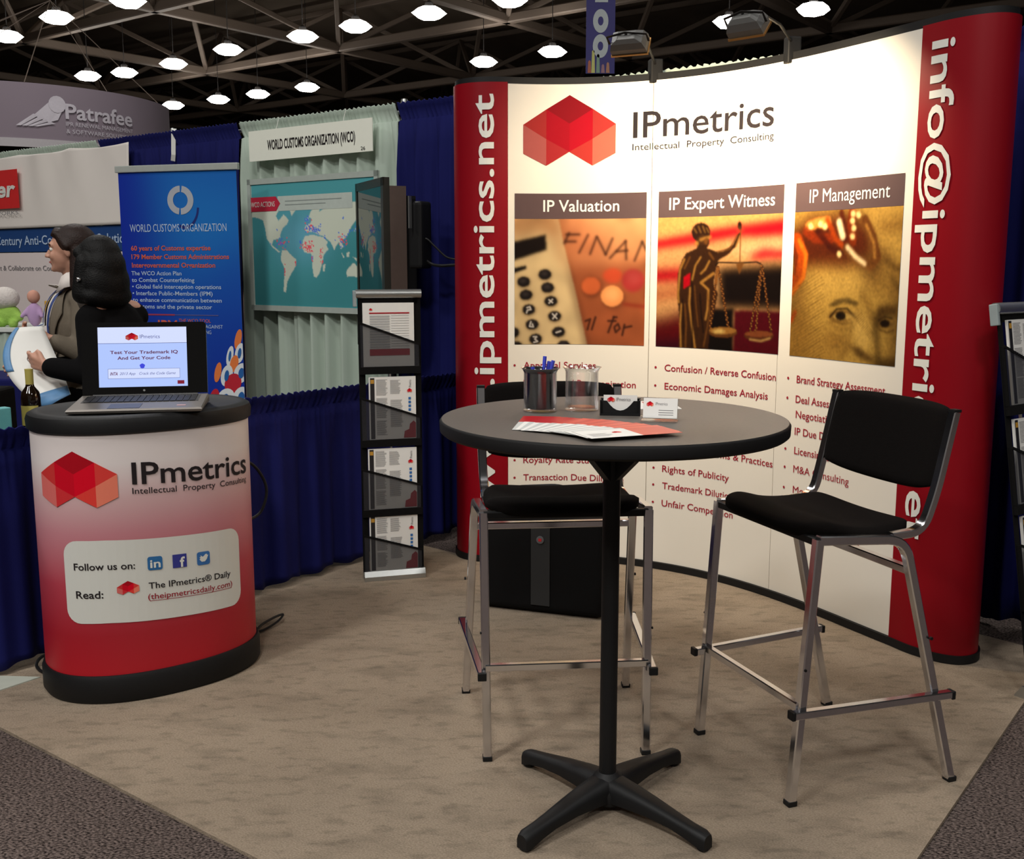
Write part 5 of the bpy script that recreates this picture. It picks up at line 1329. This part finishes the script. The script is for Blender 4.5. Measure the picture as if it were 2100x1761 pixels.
apex = Vector((-6.9, 16.6, 5.4))
for k, q in enumerate(np.linspace(SG.s[0] + 1.5, SG.s[-1] - .6, 6)):
    MB().tube([SG.at(q, 3.85), apex], .006, 5).build('rigging_line', M_steel, hs)
MB().tube([apex, (-6.9, 16.6, 14.4)], .01, 5).build('rigging_line', M_steel, hs)

hb = empty('aisle_banner', (1.44, 18.0, 0), 0, 'tall narrow blue hanging banner with pale rings above the display wall', 'hanging banner')
MB().box((0, 0, 6.9), (.47, .02, 4.62)).build('cloth', mat('banner_violet', (58, 54, 116), .7, var=.1, scale=3), hb)
S = Plane((-.235, -.012, 0), (1, 0, 0), (0, 0, 1), (0, -1, 0))
M_ringp = mat('ring_pale', (176, 184, 186), .5)
for zc in (5.41, 5.02):
    mb = MB()
    for k in range(24):
        a = 2 * math.pi * k / 24; b = 2 * math.pi * (k + 1) / 24; mb.add([S.at(.235 + rx_ * math.cos(x), zc + rz_ * math.sin(x), .002) for rx_, rz_, x in ((.045, .07, a), (.125, .185, a), (.125, .185, b), (.045, .07, b))], [(0, 1, 2, 3)])
    raw('numeral_zero', mb, M_ringp, hb)
raw('numeral_one', quadpatch(MB(), S, .14, .35, 5.70, 6.2, .002), M_ringp, hb)
for k, (x, c_, h_) in enumerate(((.06, (170, 96, 70), .18), (.12, (190, 190, 110), .34), (.2, (120, 150, 130), .28), (.28, (150, 110, 120), .12), (.36, (170, 120, 90), .15))):
    raw('printed_figure', polypatch(MB(), S, [(x - .03, 4.60), (x + .03, 4.60), (x + .02, 4.60 + h_), (x, 4.62 + h_), (x - .02, 4.60 + h_)], .002), mat('figure_tint', c_, .6), hb)
MB().tube([(0, 0, 9.2), (0, 0, 13)], .02, 6).box((0, 0, 9.2), (.55, .04, .05)).build('hanger', M_dark, hb)

# ------------------------------------------------------------------ neighbouring table, bottle, counter, toys
tt = empty('draped_table', (-2.42, 4.33, 0), 0, 'low table behind the blue rail carrying the wine bottle', 'table')
MB().box((0, .05, .745), (.95, .62, .03), bev=.004).build('tabletop', M_blackmat, tt)
for sx_ in (-1, 1):
    for sy_ in (-1, 1): MB().tube([(sx_ * .42, .05 + sy_ * .26, 0.001), (sx_ * .42, .05 + sy_ * .26, .73)], .016, 8).build('leg', M_dark, tt)
bo = empty('wine_bottle', (-2.062, 4.50, .762), 0, 'dark wine bottle with yellow foil and label left of the podium', 'bottle')
MB().lathe([(.001, .0), (.036, .0), (.040, .006), (.040, .175), (.036, .20), (.018, .225), (.0155, .24), (.0155, .29)], n=28, cap=False).build('glass', mat('bottle_glass', (26, 16, 8), .08, var=.05, spec=.8), bo, True)
MB().lathe([(.0165, .226), (.0168, .29), (.0175, .300), (.001, .301)], n=20, cap=False).build('foil', mat('foil_yellow', (178, 164, 84), .4), bo, True)
R = [[(.0405 * math.cos(a), .0405 * math.sin(a), z) for a in np.linspace(-2.6, -.4, 16)] for z in (.06, .145)]
MB().rings(R, close=False, cap=False).build('label', mat('label_yellow', (196, 184, 96), .5), bo)
tag(MB().box((-2.32, 4.30, .882), (.48, .22, .24), bev=.02).build('black_box', M_blackmat), 'black box on the table left of the wine bottle', 'box')
tag(MB().box((-2.20, 4.29, 1.0045), (.16, .1, .004), rz=.3).build('napkin', M_paper), 'white napkin lying on the black box', 'napkin')
tag(MB().box((-2.10, 4.06, .852), (.30, .05, .18), rz=.9, bev=.006).build('teal_folder', mat('teal_board', (96, 168, 170), .5)), 'teal folder standing just behind the blue rail at far left', 'folder')
tag(MB().box((-3.5, 6.15, .435), (1.5, .5, .868), bev=.02).build('blue_draped_counter', M_blue), 'blue draped counter behind the women at far left', 'counter')
gc = empty('grey_skirted_counter', (-3.75, 7.15, 0), 0, 'grey skirted counter carrying the plush toys', 'counter')
MB().box((0, 0, 1.085), (1.5, .6, .03), bev=.004).build('top', mat('counter_top', (206, 210, 204), .5), gc)
V = []; nx = 200
for z in (.0, .35, .7, 1.07):
    for i in range(nx + 1):
        t = i / nx * 3.3
        if t < .6: p_ = (-.72, .28 - t * .93)
        elif t < 2.7: p_ = (-.72 + (t - .6) * .686, -.28)
        else: p_ = (.72, -.28 + (t - 2.7) * .93)
        V.append((p_[0] + .006 * math.sin(t * 60), p_[1] + .010 * math.sin(t * 75), z))
me = bpy.data.meshes.new('skirt'); me.from_pydata(V, [], [(j * (nx + 1) + i, j * (nx + 1) + i + 1, (j + 1) * (nx + 1) + i + 1, (j + 1) * (nx + 1) + i) for j in range(3) for i in range(nx)]); link('skirt', me, M_grey, gc, True)
M_pw = mat('plush_white', (214, 206, 200), .95, bump=.4, bscale=80); M_pg = mat('plush_green', (150, 190, 84), .95, bump=.4, bscale=80); M_pp = mat('plush_lilac', (182, 150, 190), .95); M_ps = mat('plush_skin', (206, 150, 130), .9)
t1 = empty('plush_toy', (-3.30, 6.98, 1.10), 0, 'plush toy with white head and green body on the counter', 'toy')
fuse('body', lambda bm: (ellip(bm, (0, 0, .075), (.075, .06, .07)), caps(bm, (-.05, -.02, .09), (-.10, -.05, .05), .03, .025), caps(bm, (.05, -.02, .09), (.09, -.05, .06), .03, .025), caps(bm, (-.04, -.03, .02), (-.06, -.09, .02), .028, .026), caps(bm, (.04, -.03, .02), (.06, -.09, .02), .028, .026)), .01, M_pg, t1)
fuse('head', lambda bm: ellip(bm, (-.02, -.005, .185), (.095, .075, .075)), .01, M_pw, t1)
t2 = empty('plush_toy', (-3.12, 6.95, 1.10), 0, 'small doll in lilac clothes beside the white headed plush toy', 'toy')
fuse('body', lambda bm: (ellip(bm, (0, 0, .08), (.045, .04, .08)), caps(bm, (-.03, 0, .12), (-.07, -.03, .07), .018, .014), caps(bm, (.03, 0, .12), (.06, -.03, .07), .018, .014)), .008, M_pp, t2)
fuse('head', lambda bm: ellip(bm, (0, 0, .195), (.04, .04, .045)), .008, M_ps, t2)
tag(MB().box((-2.99, 6.99, 1.185), (.14, .05, .165), rz=-.1, bev=.004).build('yellow_box', mat('box_yellow', (206, 160, 56), .5, var=.1)), 'yellow carton on the counter beside the small doll', 'box')

# ------------------------------------------------------------------ the two women
M_skin = mat('skin', (188, 140, 118), .55, var=.06, scale=12)
M_hairb = mat('brown_hair', (36, 22, 18), .55, var=.3, scale=60, bump=.3, bscale=160, spec=.25)
M_hairk = mat('black_hair', (9, 8, 8), .6, var=.3, scale=60, bump=.3, bscale=160, spec=.2)
M_jack = mat('taupe_jacket', (104, 94, 80), .85, var=.12, scale=90, bump=.2, bscale=400)
M_suit = mat('black_suit', (9, 8, 9), .95, var=.15, scale=60, spec=.12)
M_shirt = mat('white_shirt', (214, 206, 200), .7, var=.03)
M_lany = mat('lanyard_blue', (44, 66, 128), .5, var=.1)


class Fig:
    """local frame: f forward, l left, u up, origin on the floor"""
    def __init__(s, loc, fwd): s.o = Vector(loc); s.f = Vector((fwd[0], fwd[1], 0)).normalized(); s.l = Vector((-s.f.y, s.f.x, 0))
    def __call__(s, f, l, u): return s.o + s.f * f + s.l * l + Vector((0, 0, u))
    def M(s): return Matrix((( s.f.x, s.l.x, 0, 0), (s.f.y, s.l.y, 0, 0), (0, 0, 1, 0), (0, 0, 0, 1)))


def head_into(bm, H):
    """H: Fig whose origin is the centre of the skull"""
    E = lambda c, r: ellip(bm, H(*c), r, H.M())
    E((-.012, 0, .018), (.094, .074, .092)); E((.028, 0, -.028), (.062, .058, .072)); E((.048, 0, -.078), (.036, .034, .030)); E((.030, 0, -.066), (.052, .046, .036))
    E((.070, 0, .020), (.022, .046, .022)); E((.066, .028, -.030), (.020, .020, .024)); E((.066, -.028, -.030), (.020, .020, .024))
    caps(bm, H(.084, 0, .006), H(.106, 0, -.030), .007, .010); E((.096, .010, -.034), (.010, .008, .007)); E((.096, -.010, -.034), (.010, .008, .007))
    E((.082, 0, -.055), (.011, .020, .006)); E((.080, 0, -.065), (.011, .018, .007)); E((.074, 0, -.092), (.016, .018, .014))
    for s_ in (-1, 1): E((-.008, .076 * s_, -.010), (.017, .008, .028))


def hand_into(bm, w_, d, side, palm_n, curl=.5, sc_=1.0):
    """five fingers closing; w_ wrist, d direction of the hand, side towards the thumb"""
    w_ = Vector(w_); d = Vector(d).normalized(); side = Vector(side).normalized(); pn = Vector(palm_n).normalized()
    k = sc_
    for o_ in (-.022, 0, .022): caps(bm, w_ + side * o_ * .6 * k, w_ + d * .075 * k + side * o_ * k, .017 * k, .014 * k)
    for i, (o_, L) in enumerate(((.030, .068), (.010, .076), (-.010, .070), (-.029, .056))):
        b = w_ + d * .082 * k + side * o_ * k; d1 = (d + pn * curl * .5).normalized(); m1 = b + d1 * L * .45 * k
        d2 = (d + pn * curl * 1.6).normalized(); m2 = m1 + d2 * L * .32 * k; d3 = (d * .6 + pn * curl * 2.4).normalized(); m3 = m2 + d3 * L * .25 * k
        caps(bm, b, m1, .0095 * k, .0088 * k); caps(bm, m1, m2, .0088 * k, .008 * k); caps(bm, m2, m3, .008 * k, .007 * k)
    b = w_ + d * .02 * k + side * .026 * k; m1 = b + (d * .6 + side * .8 + pn * .3).normalized() * .036 * k; m2 = m1 + (d + side * .1 + pn * .5).normalized() * .03 * k
    caps(bm, b, m1, .013 * k, .011 * k); caps(bm, m1, m2, .0105 * k, .009 * k)


def woman(loc, tf, hf, hc, label, hip, skirt):
    T_ = Fig(loc, tf); H = Fig(hc, hf); e = empty('person', (0, 0, 0), 0, label, 'person'); return T_, H, e


def body(e, T_, H, sh, arms, m_skin, sx=1.0):
    """sh: shoulder height; arms: list of (side, elbow, wrist, dir, thumb side, palm normal)"""
    def fn(bm):
        head_into(bm, H)
        caps(bm, H(-.012, 0, -.06), T_(-.005, 0, sh - .02), .050, .056)
        caps(bm, T_(0, -.12, sh - .04), T_(0, .12, sh - .04), .055, .055)
        ellip(bm, T_(0, 0, sh - .18), (.11, .15, .18), T_.M()); ellip(bm, T_(0, 0, sh - .40), (.10, .13, .14), T_.M()); ellip(bm, T_(-.01, 0, sh - .52), (.12, .165, .13), T_.M())
        for s_ in (-1, 1):
            caps(bm, T_(0, .09 * s_, sh - .55), T_(.01, .09 * s_, .47), .085, .052); caps(bm, T_(.01, .09 * s_, .47), T_(-.02, .09 * s_, .10), .050, .034)
            caps(bm, T_(-.02, .09 * s_, .06), T_(.13, .10 * s_, .035), .036, .030)
        for s_, el, wr, d, th, pn in arms:
            caps(bm, T_(0, .155 * s_, sh - .05), el, .044, .036); caps(bm, el, wr, .036, .024); hand_into(bm, wr, d, th, pn)
    return fuse('body', fn, .0062, m_skin, e, 1)


def eyes(e, H):
    for s_ in (-1, 1):
        MB().ball(H(.0745, .029 * s_, .001), .0105, 8).build('eye', M_lettw, e, True)
        MB().ball(H(.0830, .030 * s_, .0005), (.0050, .0050, .0050), 6).build('iris', M_hairb, e, True)
        MB().tube([H(.085, .018 * s_, .022), H(.086, .032 * s_, .026), H(.078, .046 * s_, .021)], .0035, 5).build('eyebrow', M_hairb, e)
    MB().tube([H(.089, -.016, -.060), H(.0935, 0, -.059), H(.089, .016, -.060)], .0042, 6).build('lips', mat('lips', (160, 84, 80), .5), e, True)


def project(bvh, pts, d, off=.006):
    out = []
    for p_ in pts:
        h = bvh.ray_cast(p_ - d * .6, d)
        out.append((h[0] - d * off) if h[0] is not None else p_)
    return out


def sheet_on(obj, name, m_, parent, edges, d, n=14, k=6, off=.006):
    """edges: two polylines (A,B) of Vectors; a strip between them laid on obj seen along d"""
    bm = bmesh.new(); bm.from_mesh(obj.data); bvh = BVHTree.FromBMesh(bm); bm.free()
    A, B = edges; A = [Vector(a) for a in A]; B = [Vector(b) for b in B]
    def samp(P_, t):
        x = t * (len(P_) - 1); i = min(int(x), len(P_) - 2); return P_[i].lerp(P_[i + 1], x - i)
    V = []
    for i in range(n + 1):
        a = samp(A, i / n); b = samp(B, i / n); V += project(bvh, [a.lerp(b, j / k) for j in range(k + 1)], d, off)
    me = bpy.data.meshes.new(name); me.from_pydata(V, [], [(i * (k + 1) + j, i * (k + 1) + j + 1, (i + 1) * (k + 1) + j + 1, (i + 1) * (k + 1) + j) for i in range(n) for j in range(k)]); me.update()
    o = link(name, me, m_, parent, True); o.modifiers.new('t', 'SOLIDIFY').thickness = .003
    return o


# woman in the taupe jacket, head in profile to the left
T1, H1, w1 = woman((-2.125, 5.18, 0), (-.80, -.60), (-.985, -.17), (-2.110, 5.12, 1.572), 'woman in taupe jacket and white shirt holding a leaflet, in profile', 0, 0)
sh1 = 1.385
el1 = Vector((-2.02, 4.98, 1.09)); wr1 = Vector((-2.14, 4.93, 1.150)); el1b = Vector((-2.27, 5.30, 1.12)); wr1b = Vector((-2.33, 5.08, 1.17))
body(w1, T1, H1, sh1, [(1, el1, wr1, (-1, -.1, .02), (0, -.2, 1), (-.1, -1, -.2)), (-1, el1b, wr1b, (.1, -1, .05), (0, .1, 1), (1, 0, 0))], M_skin)
eyes(w1, H1)
def hair1(bm):
    ellip(bm, H1(-.030, 0, .034), (.098, .088, .090), H1.M()); ellip(bm, H1(-.058, 0, -.015), (.072, .084, .085), H1.M())
    caps(bm, H1(-.055, .055, -.02), H1(-.035, .075, -.17), .045, .030); caps(bm, H1(-.055, -.055, -.02), H1(-.035, -.075, -.17), .045, .030); caps(bm, H1(-.075, 0, -.02), H1(-.08, 0, -.18), .062, .050)
    for s_ in (-1, 1): caps(bm, H1(.052, .030 * s_, .082), H1(-.005, .080 * s_, .015), .018, .022)
    caps(bm, H1(.05, -.02, .088), H1(.05, .02, .088), .018, .018); caps(bm, H1(.068, .035, .066), H1(.050, .05, .075), .010, .014)
fuse('hair', hair1, .007, M_hairb, w1, 8)
def jack1(bm):
    caps(bm, T1(0, -.145, sh1 - .05), T1(0, .145, sh1 - .05), .066, .066); ellip(bm, T1(.005, 0, sh1 - .17), (.125, .175, .19), T1.M()); ellip(bm, T1(0, 0, sh1 - .38), (.112, .145, .18), T1.M()); ellip(bm, T1(-.01, 0, sh1 - .56), (.135, .185, .17), T1.M())
    caps(bm, T1(0, .165, sh1 - .055), el1, .062, .052); caps(bm, el1, wr1.lerp(el1, .15), .052, .042); caps(bm, T1(0, -.165, sh1 - .055), el1b, .062, .052); caps(bm, el1b, wr1b.lerp(el1b, .15), .052, .042)
J1 = fuse('jacket', jack1, .009, M_jack, w1, 3)
dF = -T1.f
sheet_on(J1, 'shirt', M_shirt, w1, ([T1(.1, .065, sh1 + .02), T1(.1, .055, sh1 - .10), T1(.1, .012, sh1 - .36)], [T1(.1, -.065, sh1 + .02), T1(.1, -.055, sh1 - .10), T1(.1, -.012, sh1 - .36)]), dF, off=.005)
for s_ in (-1, 1):
    sheet_on(J1, 'lapel', M_jack, w1, ([T1(.1, .060 * s_, sh1 + .02), T1(.1, .060 * s_, sh1 - .10), T1(.1, .012 * s_, sh1 - .37)], [T1(.1, .085 * s_, sh1 + .01), T1(.1, .125 * s_, sh1 - .11), T1(.1, .018 * s_, sh1 - .37)]), dF, off=.012)
    sheet_on(J1, 'lanyard', M_lany, w1, ([T1(.1, .052 * s_, sh1 + .01), T1(.1, .045 * s_, sh1 - .14), T1(.1, .004 * s_, sh1 - .42)], [T1(.1, .066 * s_, sh1 + .01), T1(.1, .060 * s_, sh1 - .14), T1(.1, .018 * s_, sh1 - .42)]), dF, n=20, k=2, off=.019)
for s_ in (-1, 1):
    MB().rings([[H1(-.035, .052 * s_, -.100), H1(-.045, .088 * s_, -.165)], [H1(.010, .050 * s_, -.108), H1(.018, .082 * s_, -.178)], [H1(.040, .026 * s_, -.125), H1(.066, .048 * s_, -.205)], [H1(.046, .004 * s_, -.140), H1(.064, .020 * s_, -.190)]], close=False, cap=False).build('collar', M_shirt, w1, True).modifiers.new('t', 'SOLIDIFY').thickness = .004
def trous(T_, sh):
    def fn(bm):
        ellip(bm, T_(-.01, 0, sh - .55), (.138, .185, .15), T_.M())
        for s_ in (-1, 1): caps(bm, T_(0, .09 * s_, sh - .57), T_(.01, .09 * s_, .47), .100, .072); caps(bm, T_(.01, .09 * s_, .47), T_(-.02, .09 * s_, .09), .072, .062)
    return fn
fuse('trousers', trous(T1, sh1), .012, M_suit, w1, 2)
for s_ in (-1, 1): fuse('shoe', lambda bm: caps(bm, T1(-.03, .095 * s_, .045), T1(.15, .105 * s_, .034), .042, .032), .008, M_black, w1, 1)

# woman in the black suit, turned away, dark hair
T2, H2, w2 = woman((-1.825, 4.86, 0), (-.93, .36), (-.85, .53), (-1.868, 4.815, 1.512), 'woman with black hair in a black suit, turned away behind the laptop', 0, 0)
sh2 = 1.325
el2 = Vector((-1.83, 4.60, 1.03)); wr2 = Vector((-2.055, 4.665, 1.055)); el2b = Vector((-2.03, 5.02, 1.03)); wr2b = Vector((-2.20, 4.90, 1.02))
body(w2, T2, H2, sh2, [(1, el2, wr2, (-1, .45, .28), (-.2, 0, 1), (.35, .9, -.1)), (-1, el2b, wr2b, (-1, -.1, .05), (0, 0, 1), (.2, -1, 0))], M_skin)
eyes(w2, H2)
def hair2(bm):
    ellip(bm, H2(-.026, 0, .035), (.098, .088, .088), H2.M()); ellip(bm, H2(-.056, 0, -.02), (.085, .096, .10), H2.M()); ellip(bm, H2(-.060, 0, -.09), (.080, .114, .115), H2.M()); ellip(bm, H2(-.062, 0, -.15), (.070, .125, .06), H2.M())
    caps(bm, H2(-.03, .085, 0), H2(-.015, .095, -.14), .04, .045); caps(bm, H2(-.03, -.085, 0), H2(-.015, -.095, -.14), .04, .045); caps(bm, H2(.055, .0, .080), H2(.02, .07, .04), .022, .03); caps(bm, H2(.055, .0, .080), H2(.02, -.07, .04), .022, .03)
fuse('hair', hair2, .007, M_hairk, w2, 10)
def jack2(bm):
    caps(bm, T2(0, -.135, sh2 - .055), T2(0, .135, sh2 - .055), .062, .062); ellip(bm, T2(.0, 0, sh2 - .17), (.118, .175, .20), T2.M()); ellip(bm, T2(0, 0, sh2 - .38), (.112, .150, .18), T2.M()); ellip(bm, T2(-.01, 0, sh2 - .56), (.145, .195, .18), T2.M())
    caps(bm, T2(0, .15, sh2 - .065), el2, .060, .054); caps(bm, el2, wr2.lerp(el2, .12), .058, .046); caps(bm, T2(0, -.15, sh2 - .065), el2b, .060, .054); caps(bm, el2b, wr2b.lerp(el2b, .12), .056, .046)
J2 = fuse('jacket', jack2, .009, M_suit, w2, 3)
MB().sweep([H2(.02, .075, -.125), H2(.05, .06, -.165), H2(.07, .03, -.20)], [(-.018, -.003), (.018, -.003), (.018, .003), (-.018, .003)]).build('collar', M_shirt, w2)
MB().ball(H2(-.045, .130, -.075), .011, 8).build('hair_clip', M_chrome, w2, True)
fuse('trousers', trous(T2, sh2), .012, M_suit, w2, 2)
for s_ in (-1, 1): fuse('shoe', lambda bm: caps(bm, T2(-.03, .095 * s_, .045), T2(.15, .105 * s_, .034), .042, .032), .008, M_black, w2, 1)
MB().tube([wr2 + Vector((-.095, .045, .03)) + Vector((.011 * math.cos(a), 0, .011 * math.sin(a))) for a in np.linspace(0, 6.283, 13)[:-1]], .002, 5, loop=True).build('ring', M_chrome, w2)

# the printed bag / leaflet between them
def bez(a, b, c_, t): return Vector(a) * (1 - t) ** 2 + Vector(b) * 2 * t * (1 - t) + Vector(c_) * t * t
def leaf_pt(u, v, off=0.0):
    l_ = bez((-2.27, 4.86, 1.215), (-2.40, 4.76, 1.04), (-2.075, 4.66, .865), v); r_ = bez((-2.155, 4.87, 1.222), (-2.07, 4.84, 1.05), (-1.965, 4.68, .93), v)
    p_ = l_.lerp(r_, u); return p_ + Vector((0, -1, .1)) * (.02 * math.sin(u * 3.14) + off)
def leaf_strip(u0, u1, v0, v1, off, name, m_, parent, nu=8, nv=16):
    V = [leaf_pt(u0 + (u1 - u0) * i / nu, v0 + (v1 - v0) * j / nv, off) for j in range(nv + 1) for i in range(nu + 1)]
    me = bpy.data.meshes.new(name); me.from_pydata(V, [], [(j * (nu + 1) + i, j * (nu + 1) + i + 1, (j + 1) * (nu + 1) + i + 1, (j + 1) * (nu + 1) + i) for j in range(nv) for i in range(nu)]); me.update()
    o = link(name, me, m_, parent, True); o.modifiers.new('t', 'SOLIDIFY').thickness = .0015; return o
lf = empty('printed_bag', (0, 0, 0), 0, 'white printed bag with blue border held between the two women', 'bag')
leaf_strip(0, 1, 0, 1, 0, 'sheet', M_paper, lf)
M_bord = mat('bag_blue', (92, 140, 186), .5, var=.2, scale=30)
leaf_strip(0, .16, 0, .55, .004, 'blue_border', M_bord, lf, 3); leaf_strip(0.0, 1, .86, 1, .004, 'blue_border', M_bord, lf, 8, 3)
